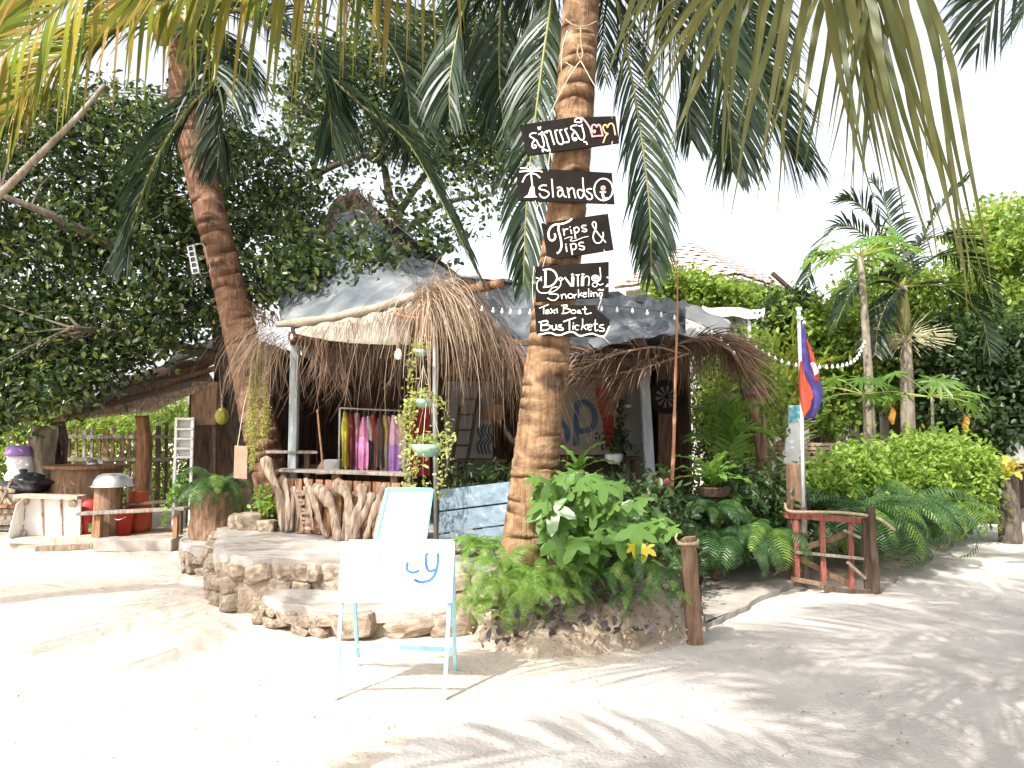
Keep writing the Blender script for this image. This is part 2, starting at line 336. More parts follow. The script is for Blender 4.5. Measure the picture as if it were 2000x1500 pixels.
# ================================================ GROUND
def sstep(a, b, x): t = np.clip((x - a) / (b - a), 0, 1); return t * t * (3 - 2 * t)
def gh(x, y):
    x = np.asarray(x, float); y = np.asarray(y, float)
    h = .012 * np.sin(x * 1.9 + 1.3 * np.sin(y * .8)) * np.cos(y * 1.7 + .6 * x) + .006 * np.sin(x * 5.3 + y * 3.1) * np.sin(y * 6.1 - x * 2.2)
    h = h * (1 - .6 * sstep(1.5, 3, x))
    h = h + .5 * sstep(10.6, 12.6, y) * sstep(2.2, 3.4, x) * (1 - sstep(5.6, 7.2, x))
    return h
def groundmesh():
    xs = np.concatenate([[-900, -300, -100, -50, -30, -20], np.arange(-15, 15.01, .16), [20, 30, 50, 100, 300, 900]])
    ys = np.concatenate([[-300, -100, -40, -20, -12], np.arange(-6, 22.01, .16), [26, 32, 45, 70, 120, 300, 900, 2000]])
    X, Y = np.meshgrid(xs, ys); Z = gh(X, Y) + NR.normal(size=X.shape) * .0035 * (np.abs(X) < 12) * (Y < 13)
    V = np.stack([X, Y, Z], -1).reshape(-1, 3); nx = len(xs); ny = len(ys)
    i = (np.arange(ny - 1)[:, None] * nx + np.arange(nx - 1)[None]).ravel()[:, None]
    return np_mesh('ground', V, i + np.array([[0, 1, nx + 1, nx]]), M['sand'])
g = link('ground', groundmesh(), smooth=True); g['kind'] = 'structure'
# concrete path on the right, its edge ragged under drifted sand
def sheet(name, outline, mat, z, thick=0, jit=.05, sub=6):
    P = []
    n = len(outline)
    for i in range(n):
        a = outline[i]; b = outline[(i + 1) % n]
        for k in range(sub):
            p = a.lerp(b, k / sub); P.append(Vector((p.x + R.uniform(-jit, jit), p.y + R.uniform(-jit, jit), z)))
    mb = MB(); nn = len(P)
    if thick: mb.prism([p - Vector((0, 0, thick)) for p in P], (0, 0, thick))
    else: mb.add(P, [tuple(range(nn))])
    o = mb.build(name, mat); o['kind'] = 'structure'; return o
pts = [(640, 1560), (860, 1440), (1060, 1345), (1240, 1290), (1390, 1232), (1420, 1180), (1545, 1160), (1700, 1165), (1820, 1100), (1900, 1040), (2010, 990), (2300, 960)]
P = [gz(*p) for p in pts] + [Vector((40, 30, 0)), Vector((40, -6, 0)), Vector((-1.5, -6, 0))]
sheet('path', P, 'path', .024, jit=.06, sub=7)
sheet('pavement', [gz(1375, 1235), gz(1372, 1120), gz(1480, 1112), gz(1545, 1150), gz(1470, 1190), gz(1425, 1215)], 'slab', .075, .08, .03, 5)
# ------------------------------------------------ stone platform and step
def rockmesh(seed, mat):
    import bmesh
    r = random.Random(seed); bm = bmesh.new(); bmesh.ops.create_icosphere(bm, subdivisions=2, radius=.5)
    ph = [(r.uniform(0, 6), r.uniform(1.5, 4), Vector((r.uniform(-1, 1), r.uniform(-1, 1), r.uniform(-1, 1))).normalized()) for _ in range(6)]
    for v in bm.verts:
        c = v.co.copy(); c = Vector((math.copysign(abs(c.x * 2) ** .45, c.x), math.copysign(abs(c.y * 2) ** .45, c.y), math.copysign(abs(c.z * 2) ** .45, c.z))) * .5
        k = 1 + sum(.065 * math.sin(a + f * 2.2 * c.dot(d)) for a, f, d in ph) + r.uniform(-.06, .06)
        v.co = c * k
    me = bpy.data.meshes.new('stone'); bm.to_mesh(me); bm.free(); me.materials.append(mat); return me
ROCK = [rockmesh(k, M['stone']) for k in range(8)]
def stonewall(T, base, z0, z1, rows, wid, dep=.16, skip=.0):
    """rows of rough stones along a ground polyline"""
    for r in range(rows):
        h = (z1 - z0) / rows; z = z0 + h * (r + .5)
        for i in range(len(base) - 1):
            a, b = base[i], base[i + 1]; L = (b - a).length; s = R.uniform(0, wid * .5); ang = math.atan2(b.y - a.y, b.x - a.x)
            while s < L:
                w = wid * R.uniform(.6, 1.45); 
                if s + w * .5 > L + .08: break
                p = a.lerp(b, min(1, (s + w / 2) / L)); s += w * .93
                if R.random() < skip: continue
                mw = Matrix.Translation((p.x + R.uniform(-.02, .02), p.y + R.uniform(-.02, .03), z + R.uniform(-.02, .02))) @ Matrix.Rotation(ang + R.uniform(-.15, .15), 4, 'Z') @ Matrix.Rotation(R.uniform(-.25, .25), 4, 'Y') @ Matrix.Diagonal((w * 1.12, dep * R.uniform(.9, 1.4), h * R.uniform(.95, 1.3), 1))
                inst('stone', R.choice(ROCK), T, mw)
def slabmesh(outline, z, th, mat, name, T, jit=.03, inset=0):
    n = len(outline); P = []
    for i in range(n):
        a = outline[i]; b = outline[(i + 1) % n]; m = max(2, int((b - a).length / .14))
        for k in range(m):
            p = a.lerp(b, k / m); P.append(Vector((p.x + R.uniform(-jit, jit), p.y + R.uniform(-jit, jit), 0)))
    c = sum(P, Vector()) / len(P); mb = MB(); q = len(P)
    top = [Vector((p.x, p.y, z + R.uniform(-.006, .006))) for p in P]; low = [Vector((p.x, p.y, z - th - R.uniform(0, .02))) for p in P]
    ins = [Vector((p.x + (c.x - p.x) * .03, p.y + (c.y - p.y) * .03, z + .018)) for p in P]
    mb.add(low + top + ins, [(i, (i + 1) % q, q + (i + 1) % q, q + i) for i in range(q)] + [(q + i, q + (i + 1) % q, 2 * q + (i + 1) % q, 2 * q + i) for i in range(q)] + [tuple(range(2 * q, 3 * q)), tuple(range(q - 1, -1, -1))])
    return mb.build(name, mat, T)
PZ = .5
plat = [gz(418, 1076, PZ), gz(455, 1091, PZ), gz(560, 1088, PZ), gz(680, 1092, PZ), gz(800, 1100, PZ), gz(900, 1108, PZ), gz(965, 1112, PZ)]
back = [Vector((.1, 7.6, 0)), Vector((2.3, 8.3, 0)), Vector((2.6, 12.6, 0)), Vector((-3.6, 12.6, 0)), Vector((-3.75, 9.2, 0))]
T = thing('stone_platform', 'rough stone platform with a grey concrete top under the hut', 'platform', (-1.2, 8, 0))
slabmesh(plat + back, PZ - .018, .09, 'slab', 'concrete_top', T)
ctr = Vector((-.8, 9.6, 0))
mb = MB(); core = [Vector((p.x + (ctr.x - p.x) * .035, p.y + .0, 0)) for p in plat + back]
mb.prism([p - Vector((0, 0, .05)) for p in core], (0, 0, .45)); mb.build('core', 'mortar', T)
edge = [Vector((-3.72, 9.1, 0))] + [Vector((p.x, p.y + .05, 0)) for p in plat]
stonewall(T, edge, .0, .43, 3, .23, .16)
T = thing('stone_step', 'low broad concrete step with stone front below the platform', 'step', gz(640, 1240))
st = [gz(508, 1168, .2), gz(560, 1180, .21), gz(640, 1194, .21), gz(740, 1196, .21), gz(880, 1192, .21)]
stb = [Vector((st[-1].x, 6.55, 0)), Vector((st[0].x + .02, 6.85, 0))]
slabmesh(st + stb, .2, .07, 'slab', 'concrete_top', T)
mb = MB(); cc = sum(st + stb, Vector()) / 7
mb.prism([Vector((p.x + (cc.x - p.x) * .05, p.y + .07, -.05)) for p in st + stb], (0, 0, .2)); mb.build('core', 'mortar', T)
stonewall(T, [Vector((st[0].x, 6.8, 0))] + [Vector((p.x, p.y + .03, 0)) for p in st[:3]], 0, .15, 2, .2, .12)
stonewall(T, [Vector((p.x, p.y + .03, 0)) for p in st[2:]], .0, .17, 1, .34, .16)
T = thing('stone_ledge', 'low stone ledge left of the platform by the log planter', 'ledge', gz(395, 1088))
ld = [gz(352, 1060, .3), gz(372, 1072, .3), gz(432, 1075, .3)]
lb = [Vector((-3.3, 10.2, 0)), Vector((-4.6, 10.2, 0))]
slabmesh(ld + lb, .3, .08, 'slab', 'concrete_top', T)
mb = MB(); mb.prism([Vector((p.x * .995, p.y + .06, -.05)) for p in ld + lb], (0, 0, .3)); mb.build('core', 'mortar', T)
stonewall(T, [Vector((p.x, p.y + .04, 0)) for p in ld], 0, .22, 2, .2, .12)
# planted soil bed round the palm: an uneven mound
def mound(name, outline, h, mat, n=30):
    xs = [p.x for p in outline]; ys = [p.y for p in outline]; poly = [(p.x, p.y) for p in outline]
    c = sum(outline, Vector()) / len(outline); rings = 9; mb = MB(); m = len(outline) * 6; P = []
    for i in range(len(outline)):
        a = outline[i]; b = outline[(i + 1) % len(outline)]
        for k in range(6): P.append(a.lerp(b, k / 6))
    vs = []
    for r in range(rings):
        t = r / (rings - 1)
        for p in P:
            q = p.lerp(c, t); z = h * (1 - (1 - min(1, t * 2.2)) ** 2) + (R.uniform(-.02, .03) if r else -.03)
            vs.append((q.x + R.uniform(-.03, .03), q.y + R.uniform(-.03, .03), z))
    mb.add(vs, [(r * m + i, r * m + (i + 1) % m, (r + 1) * m + (i + 1) % m, (r + 1) * m + i) for r in range(rings - 1) for i in range(m)])
    o = mb.build(name, mat, smooth=True); o['kind'] = 'structure'; return o
mound('soil_bed', [gz(905, 1225), gz(940, 1268), gz(1020, 1290), gz(1150, 1285), gz(1260, 1262), gz(1340, 1225), gz(1345, 1130), Vector((2.2, 8.2, 0)), Vector((.2, 7.7, 0)), Vector((-.35, 6.6, 0))], .26, 'soil')
mound('fern_bed', [gz(1385, 1120), gz(1500, 1140), gz(1700, 1135), gz(1830, 1085), gz(1900, 1035), gz(1990, 985), Vector((9.5, 15, 0)), Vector((4.5, 11.5, 0)), Vector((2.3, 8.6, 0))], .08, 'soil')
# loose fallen leaves on the bed and a few on the sand
def scatter(name, P, L, Wd, mat, label, cat):
    V, F = leaves(np.array([tuple(p) for p in P]), L, Wd, up=3, down=0, fold=.25)
    o = link(name, np_mesh(name, V, F, M[mat])); return tag(o, label, cat, kind='stuff')
P = []
for _ in range(700):
    a = gz(R.uniform(915, 1345), R.uniform(1175, 1290)); P.append((a.x, a.y, .05 + .27 * max(0, min(1, (1288 - 850 - 2310 / a.y) / 110 + .1)) + R.uniform(0, .03)))
scatter('fallen_leaves', P, .04, .02, 'litter', 'dry brown leaf litter over the soil under the ferns', 'leaf litter')
P = []
for _ in range(190):
    a = gz(R.uniform(-50, 1400), R.uniform(1110, 1490)); P.append((a.x, a.y, float(gh(a.x, a.y)) + .006))
for _ in range(150):
    a = gz(R.uniform(900, 2000), R.uniform(1150, 1495)); P.append((a.x, a.y, .034))
scatter('sand_debris', P, .022, .012, 'litter', 'tiny dry leaf scraps strewn over the bright sand', 'debris')

# ================================================ PALMS
def frond(T, pts, Lf, n=60, w=.02, droop=.5, ang=(35, 62), mat='palmleaf', rmat='rachis', r0=.02, prof=None, seed=0, hint=(0, -1, 0), seg=5, both=(1, -1), miss=.03, start=.06, lift=.25, jitter=.12):
    r = random.Random(seed); P = smooth_pts(pts, n); mb = MB(); G = Vector((0, 0, -1)); hint = Vector(hint)
    for i in range(n):
        t = i / (n - 1)
        if t < start: continue
        T_ = (P[min(i + 1, n - 1)] - P[max(i - 1, 0)]).normalized(); N = Vector((0, 0, 1)) - T_ * T_.z
        if N.length < .45: N = N + hint * (.45 - N.length); N = N - T_ * N.dot(T_)
        N.normalize(); Sd = T_.cross(N)
        pr = (prof(t) if prof else (.55 + .45 * math.sin(math.pi * min(1, t * .95 + .05))) * (1 if t < .85 else 1 - (t - .85) * 3.2))
        for s in both:
            if r.random() < miss: continue
            L = Lf * pr * r.uniform(.85, 1.1); a = math.radians(ang[0] + (ang[1] - ang[0]) * t + r.uniform(-6, 6))
            d = (Sd * s * math.cos(a) + T_ * math.sin(a) + N * (lift + r.uniform(-jitter, jitter))).normalized()
            p = P[i].copy(); ps = [p.copy()]; ds = [d]; dr = droop * r.uniform(.7, 1.3)
            for k in range(seg):
                d = (d + G * dr * (.35 + .65 * k / seg) * (1.5 / seg)).normalized(); p = p + d * L / seg; ps.append(p.copy()); ds.append(d)
            Wb = T_ - ds[0] * T_.dot(ds[0]); tw = r.uniform(-.5, .5); wv = []
            for k, dd in enumerate(ds):
                q = Wb - dd * Wb.dot(dd); q = q.normalized() if q.length > 1e-4 else dd.orthogonal().normalized()
                q = (q * math.cos(tw) + dd.cross(q) * math.sin(tw)); u = k / seg
                wv.append(q * w * .5 * (.55 + 1.2 * u if u < .35 else max(.04, 1 - ((u - .35) / .65) ** 1.6)))
            mb.strip(ps, wv)
    o = mb.build('frond', mat, T)
    rb = MB(); rb.tube(P, [r0 * (1 - .8 * i / (n - 1)) for i in range(n)], 6); rb.build('rachis', rmat, o, smooth=True)
    return o
def radial(T, c, az, el, L, sag, **k):
    """rachis leaving a crown at azimuth az, elevation el, bending down by sag"""
    d = Vector((math.cos(az) * math.cos(el), math.sin(az) * math.cos(el), math.sin(el))); p = Vector(c); pts = [p.copy()]; m = 8
    for i in range(m):
        d = (d + Vector((0, 0, -1)) * sag * (i + 1) / m * .5).normalized(); p = p + d * L / m; pts.append(p.copy())
    return frond(T, pts, hint=(math.cos(az), math.sin(az), 0), **k)
def palmtrunk(T, pts, r0, r1, mat, step=.115, flare=1.35, seed=1):
    r = random.Random(seed); n = int(sum((Vector(pts[i + 1]) - Vector(pts[i])).length for i in range(len(pts) - 1)) / step)
    Pa = smooth_pts(pts, n * 12 + 1); P = [Pa[12 * j + q] for j in range(n) for q in (0, 8, 11)] + [Pa[-1]]; vs = []; ns = 26; m = len(P); ph = [r.uniform(0, 6.3) for _ in range(n + 2)]; am = [r.uniform(.008, .03) for _ in range(n + 2)]
    for i, p in enumerate(P):
        t = i / (m - 1); t_ = (P[min(i + 1, m - 1)] - P[max(i - 1, 0)]).normalized(); x = Vector((1, 0, 0)) - t_ * t_.x; x.normalize(); y = t_.cross(x)
        rad = r0 + (r1 - r0) * t; rad *= 1 + (flare - 1) * max(0, 1 - t * m / 3 * step / .55) ** 2
        k = i % 3; j = i // 3; rr = rad * (1.0, 1.014, .976)[k]
        for q in range(ns):
            a = 2 * math.pi * q / ns; c = rr * (1 + am[j] * math.sin(a * 2 + ph[j]) + .008 * math.sin(a * 7 + j) + r.uniform(-.006, .006))
            vs.append(p + x * math.cos(a) * c + y * math.sin(a) * c + t_ * (.028 * math.sin(a + ph[j]) + r.uniform(-.004, .004)) * (k > 0))
    mb = MB(); mb.add(vs, [(i * ns + q, i * ns + (q + 1) % ns, (i + 1) * ns + (q + 1) % ns, (i + 1) * ns + q) for i in range(m - 1) for q in range(ns)] + [tuple((m - 1) * ns + q for q in range(ns))])
    return mb.build('trunk', mat, T, smooth=True)
def lotus(T, c, n=7, seed=3):
    r = random.Random(seed)
    for i in range(n):
        a = 2 * math.pi * i / n + r.uniform(-.3, .3); p = Vector(c) + Vector((math.cos(a) * .24, math.sin(a) * .24, -.12 - r.uniform(0, .14))); mb = MB()
        mb.lathe([(.01, -.13), (.07, -.11), (.105, -.03), (.10, .06), (.06, .12), (.01, .135)], p, 12); mb.build('coconut', 'coconut', T, smooth=True)
# --- the palm that carries the signs
YP = 6.45
T = thing('coconut_palm', 'tall coconut palm with five black signs hung on its trunk', 'palm tree', at(1020, 1140, YP))
sp = [at(1015, 1175, YP), at(1028, 1040, YP), at(1046, 900, YP), at(1062, 760, YP), at(1082, 600, YP), at(1102, 450, YP), at(1117, 300, YP), at(1128, 120, YP), at(1135, 0, YP), at(1142, -180, YP), at(1150, -330, YP)]
palmtrunk(T, sp, .212, .155, 'trunk', seed=4)
c = sp[-1]; CR1 = c.copy()
lotus(T, c, 6)
def px3(L): return [at(*p) for p in L]
dark = dict(mat='palmleaf', n=125, w=.032, droop=1.1)
fr = [([(1150, -330, YP), (1110, -180, YP + .3), (1078, 0, YP + .5), (1052, 180, YP + .5), (1030, 380, YP + .5), (1022, 555, YP + .5)], .80, 1),
      ([(1150, -330, YP), (1175, -200, YP + .3), (1205, 0, YP + .6), (1245, 220, YP + .6), (1268, 400, YP + .5), (1272, 540, YP + .4)], .80, 2),
      ([(1150, -330, YP), (1250, -220, YP + .5), (1360, -20, YP + .9), (1450, 110, YP + 1), (1510, 230, YP + 1), (1545, 300, YP + 1)], 1.3, 3),
      ([(1150, -330, YP), (1300, -260, YP + .9), (1400, -100, YP + 1.4), (1465, 60, YP + 1.6), (1500, 220, YP + 1.6)], 1.25, 11), ([(1150, -330, YP), (1230, -220, YP + .7), (1300, -10, YP + 1.1), (1335, 140, YP + 1.2), (1350, 270, YP + 1.2)], 1.1, 12), ([(1150, -330, YP), (1040, -220, YP + .7), (985, -40, YP + 1), (975, 130, YP + 1.1), (985, 260, YP + 1.1)], .95, 13),
      ([(1150, -330, YP), (1250, -300, YP - .5), (1330, -150, YP - .9), (1390, 30, YP - 1), (1420, 200, YP - 1), (1430, 330, YP - 1)], .85, 7),
      ([(1150, -330, YP), (1030, -250, YP + .6), (930, -80, YP + .9), (890, 90, YP + 1), (870, 160, YP + 1)], .8, 4),
      ([(1150, -330, YP), (1050, -260, YP + .3), (960, -120, YP + .5), (905, 20, YP + .6), (880, 150, YP + .6), (878, 230, YP + .6)], .75, 8),
      ([(1150, -330, YP), (1060, -200, YP + 1), (1040, -20, YP + 1.5), (1090, 150, YP + 1.8)], .8, 5)]
for p, L, sd in fr: frond(T, px3(p), L, seed=sd, hint=(0, -1, 0), r0=.026, **dark)
for i, (az, el, L) in enumerate([(60, 50, 3.6), (100, 65, 3.6), (140, 30, 3.4), (20, 40, 3.5), (80, 20, 3.5), (180, 45, 3.4), (120, 10, 3.2), (0, 62, 3.4)]):
    radial(T, c, math.radians(az), math.radians(el), L, .75, Lf=.85, seed=30 + i, mat='palmleaf', n=64, w=.032, droop=.9)
# --- palm left of the hut
YL = 9.3
T = thing('coconut_palm', 'leaning coconut palm left of the hut with coconuts and drooping fronds', 'palm tree', at(548, 1030, YL))
lp = [at(556, 1050, YL), at(535, 960, YL), at(508, 840, YL), at(480, 700, YL), at(448, 560, YL), at(412, 420, YL - .1), at(380, 290, YL - .2), at(360, 180, YL - .3), at(358, 90, YL - .3), at(358, 50, YL - .3)]
palmtrunk(T, lp, .235, .165, 'trunk2', seed=8, flare=1.2)
c = at(358, 45, YL - .3); lotus(T, c + Vector((0, -.05, 0)), 8, 9)
LF = [([(358, 45, 9.), (470, 20, 8.4), (600, 110, 8), (700, 200, 7.9), (790, 270, 7.9), (850, 370, 7.9), (928, 525, 7.9)], 1.15, 1.3, 'palmleaf'),
      ([(358, 45, 9.), (450, 0, 8.5), (560, 40, 8.1), (610, 110, 8), (640, 180, 8.0), (650, 290, 8.1)], 1.1, 1.0, 'palmleaf'),
      ([(358, 45, 9.), (520, -90, 8.6), (660, -40, 8.2), (745, 60, 8.2), (785, 130, 8.3), (800, 220, 8.3), (800, 310, 8.4)], 1.0, .5, 'palmleaf'),
      ([(358, 45, 9.), (600, -60, 9.2), (760, 10, 9.4), (880, 70, 9.6), (980, 130, 9.8), (1060, 190, 10)], 1.1, 1.6, 'palmleaf'),
      ([(358, 45, 9.), (400, 80, 8.6), (420, 150, 8.3), (360, 220, 8.2), (300, 320, 8.2), (262, 430, 8.2), (245, 520, 8.2)], .95, 1.3, 'palmleaf'),
      ([(358, 45, 9.), (430, 60, 8.8), (450, 140, 8.7), (430, 240, 8.7), (425, 330, 8.7)], .9, 1.4, 'palmleaf'),
      ([(358, 45, 9.), (250, 40, 8.6), (130, 100, 8.4), (30, 200, 8.4), (-40, 330, 8.4)], 1.1, 1.3, 'palmyellow'),
      ([(358, 45, 9.), (250, -60, 8.8), (100, -40, 8.6), (-60, 60, 8.6)], 1.1, 1.5, 'palmyellow'),
      ([(358, 45, 9.), (300, -130, 9.2), (180, -200, 9.3), (0, -160, 9.6)], 1.1, 1.2, 'palmleaf'),
      ([(358, 45, 9.), (420, -160, 9.2), (560, -240, 9.3), (720, -200, 9.6)], 1.1, 1.2, 'palmleaf')]
for i, (p, L, dr, m) in enumerate(LF): frond(T, px3(p), L, n=120, w=.034, droop=dr, mat=m, seed=50 + i, r0=.03, hint=(0, -1, 0))
for i, (az, el) in enumerate([(60, 40), (100, 25), (140, 50), (20, 60)]):
    radial(T, c, math.radians(az), math.radians(el), 3.6, .7, Lf=.9, seed=80 + i, mat='palmleaf', n=60, w=.034, droop=.9)
# --- palm standing beside the camera, its fronds hang into the top of the view and shade the path
T = thing('coconut_palm', 'coconut palm standing over the path, long yellow green fronds hanging low', 'palm tree', (2.6, -1.6, 0))
c = Vector((1.5, .3, 6.3))
palmtrunk(T, [(2.6, -1.6, -.05), (2.45, -1.4, 1.5), (2.1, -.8, 3.6), (1.6, .1, 5.8), c], .2, .15, 'trunk', seed=14)
lotus(T, c, 6, 21)
k = dict(n=84, droop=1.6, r0=.022, seg=6)
frond(T, [c, (.7, 1.1, 6.2), (-.4, 2.0, 5.2), (-1.2, 2.65, 4.05), (-1.75, 2.9, 3.62), (-2.4, 3.1, 3.25)], .95, w=.027, mat='palmyellow', seed=91, **k)
frond(T, [c, (.5, 1.4, 5.9), (-.2, 2.1, 4.7), (-.55, 2.5, 3.95), (-1.0, 2.75, 3.62), (-1.5, 2.95, 3.5)], .95, w=.027, mat='palmyellow', seed=92, **k)
frond(T, [c, (.3, 1.6, 6.0), (-.1, 2.4, 4.9), (-.35, 2.9, 4.3), (-.7, 3.2, 4.05), (-1.3, 3.5, 3.95)], 1.0, w=.03, mat='palmyellow', seed=93, **k)
for i in range(13):
    az = math.radians([35, 75, 105, 150, 185, 215, 250, 285, 320, 0, 55, 95, 20][i]); el = math.radians([25, 42, 52, 50, 35, 25, 40, 20, 30, 45, 6, 18, 0][i])
    radial(T, c, az, el, [3.7, 3.6, 3.5, 3.4, 3.6, 3.6, 3.5, 3.7, 3.6, 3.6, 3.7, 3.2, 3.8][i], .66, Lf=.9, seed=110 + i, mat='palmleaf', n=66, w=.036, droop=.9)
# hanging tip of one frond at upper right: long leaflets fanning down
def fan(T, segs, w, mat, seed):
    r = random.Random(seed); mb = MB()
    for (x0, y0, x1, y1, Y) in segs:
        a = at(x0, y0, Y + r.uniform(-.1, .1)); b = at(x1, y1, Y + r.uniform(-.25, .1)); m = 9; L = (b - a).length
        sg = Vector((0, 0, .08 * L)) + Vector((r.uniform(-.05, .05), 0, 0)); ps = [a.lerp(b, i / m) + sg * 4 * (i / m) * (1 - i / m) for i in range(m + 1)]; wv = []
        kink = r.uniform(-.012, .012); ww = w * r.uniform(.7, 1.1); tw = r.uniform(-.5, .5)
        for i in range(m + 1):
            t = i / m; ps[i] += Vector((kink * math.sin(t * 9 + seed), 0, 0)); d = (b - a).normalized(); q = Vector((1, 0, 0)) - d * d.x; q.normalize(); q = q * math.cos(tw + t) + d.cross(q) * math.sin(tw + t)
            wv.append(q * ww * .5 * (.7 + t if t < .3 else max(.05, 1.0 - ((t - .3) / .7) ** 1.4)))
        mb.strip(ps, wv)
    return mb.build('frond', mat, T)
seg = []
for i in range(17):
    t = i / 16; seg.append((1420 + t * 330, -130 + 30 * R.random(), [1185, 1215, 1250, 1290, 1330, 1375, 1420, 1450, 1480, 1500, 1530, 1555, 1590, 1610, 1640, 1665, 1690][i], [150, 210, 260, 330, 300, 345, 430, 330, 400, 300, 390, 270, 330, 310, 380, 400, 330][i], 2.35))
for i in range(13):
    t = i / 12; seg.append((1600 + t * 160, -120 + 30 * R.random(), 1690 + t * 245, [360, 400, 430, 380, 470, 395, 440, 545, 395, 520, 600, 560, 600][i], 2.3))
seg += [(a + R.uniform(-60, 60), b + R.uniform(-20, 20), c_ + R.uniform(-40, 40), d_ + R.uniform(-70, 40), e + .12) for a, b, c_, d_, e in list(seg)]
seg += [(1400 - 12 * i, -120, 1195 + 22 * (i % 5) - 6 * i, 120 + 37 * (i % 4), 2.5) for i in range(9)]
f = fan(T, seg, .027, 'palmyellow', 5); f.data.materials[0] = leafm('olive_palm_leaf', [(.07, .09, .025), (.11, .12, .035), (.15, .15, .05)], .4, .4)
rb = MB(); rb.tube(smooth_pts([c, (1.7, 1.2, 6.0), (1.75, 2.0, 5.0), at(1740, -130, 2.3), at(1560, -170, 2.35), at(1380, -130, 2.45)], 30), [.026 - .0006 * i for i in range(30)], 6); rb.build('rachis', 'rachis', f, smooth=True)
# --- more palms shading the path from beside the camera
for lb, ft, c, n, Lr, sd in [('coconut palm behind the viewer shading the near sand', (-.2, -2.6, 0), (-.85, -.6, 5.4), 11, 3.2, 500), ('coconut palm beside the path whose crown shades the concrete', (3.4, .7, 0), (1.5, 1.7, 5.9), 8, 3.5, 540), ('coconut palm right of the path shading its far bend', (6.4, 2.2, 0), (4.6, 3.0, 6.2), 7, 3.5, 580)]:
    T = thing('coconut_palm', lb, 'palm tree', ft); c = Vector(c); f0 = Vector(ft)
    palmtrunk(T, [f0 - Vector((0, 0, .05)), f0.lerp(c, .3) + Vector((.1, -.1, .3)), f0.lerp(c, .7) + Vector((.1, -.1, .2)), c], .2, .15, 'trunk', seed=sd)
    for i in range(n): radial(T, c, math.radians(360 * i * .382 + R.uniform(-8, 8)), math.radians(62 - 66 * i / n), Lr * R.uniform(.9, 1.05), .6, Lf=.95, seed=sd + i, mat='palmleaf', n=50, w=.045, droop=.8)
# --- palm beyond the left edge of the view: dapples the sand
T = thing('coconut_palm', 'coconut palm beside the sandy yard left of the platform', 'palm tree', (-8.6, 3.6, 0))
c = Vector((-6.7, 4.1, 5.7))
palmtrunk(T, [(-8.6, 3.6, -.05), (-8.5, 3.7, 2), (-8.0, 4.0, 4.2), c], .2, .15, 'trunk', seed=17)
for i in (0, 2, 3, 4, 5, 7, 9):
    radial(T, c, math.radians(-160 + 33 * i), math.radians([30, 10, 40, 20, 12, 32, 15, 45, 20, 35, 10][i]), 3.1, .6, Lf=.8, seed=140 + i, mat='palmleaf', n=44, w=.04, droop=.9)
# --- palm standing farther right, dark frond tips at the upper corner
T = thing('coconut_palm', 'coconut palm beyond the path with dark fronds at the upper corner', 'palm tree', (8.4, 4.6, 0))
c = Vector((7.4, 5.4, 6.9))
palmtrunk(T, [(8.4, 4.6, -.05), (8.3, 4.7, 2.5), (7.9, 5.0, 5), c], .2, .15, 'trunk', seed=19)
frond(T, [c, (6.6, 5.6, 6.9), at(2080, -90, 6), at(1990, -40, 6), at(1900, -15, 6)], .8, n=70, w=.03, droop=1.0, seed=169, r0=.02)
for i in range(11):
    radial(T, c, math.radians(15 + 33 * i), math.radians([30, 50, 25, 40, 10, 22, 35, 45, 20, 35, 15][i]), 3.3, .7, Lf=.95, seed=170 + i, mat='palmleaf', n=60, w=.032, droop=.8)

# ================================================ SIGNS ON THE PALM
SY = YP - .25
def zs(ox, oy, sc): return lambda p: (ox + p[0] / sc, oy + p[1] / sc)
def mk_sign(label, ox, oy, sc, corners, data, dy=0, name='painted_sign'):
    f = zs(ox, oy, sc); Y = SY + dy; P = [at(*f(c), Y) for c in corners]; cx = sum(P, Vector()) / len(P)
    T = thing(name, label, 'sign', (cx.x, Y, min(p.z for p in P)))
    mb = MB(); mb.prism(P, (0, .022, 0)); mb.build('board', 'black', T, bevel=.003)
    for mat, w, strokes in data:
        mb = MB()
        for s in strokes:
            if s[0] == 'fill':
                q = [at(*f(p), Y) for p in s[1:]]; mb.add([v + Vector((0, -.004, 0)) for v in q], [tuple(range(len(q)))]); continue
            q = [at(*f(p), Y) for p in s]; stroke(mb, [(v.x, v.z) for v in q], w / sc * Y / FPX, Vector((0, Y - .004, 0)), Vector((1, 0, 0)), Vector((0, 0, 1)), Vector((0, -1, 0)), R.uniform(0, .0012))
        mb.build('lettering', mat, T)
    return T
dot = lambda x, y, r: ell(x, y, r, r, 0, 360, 6)
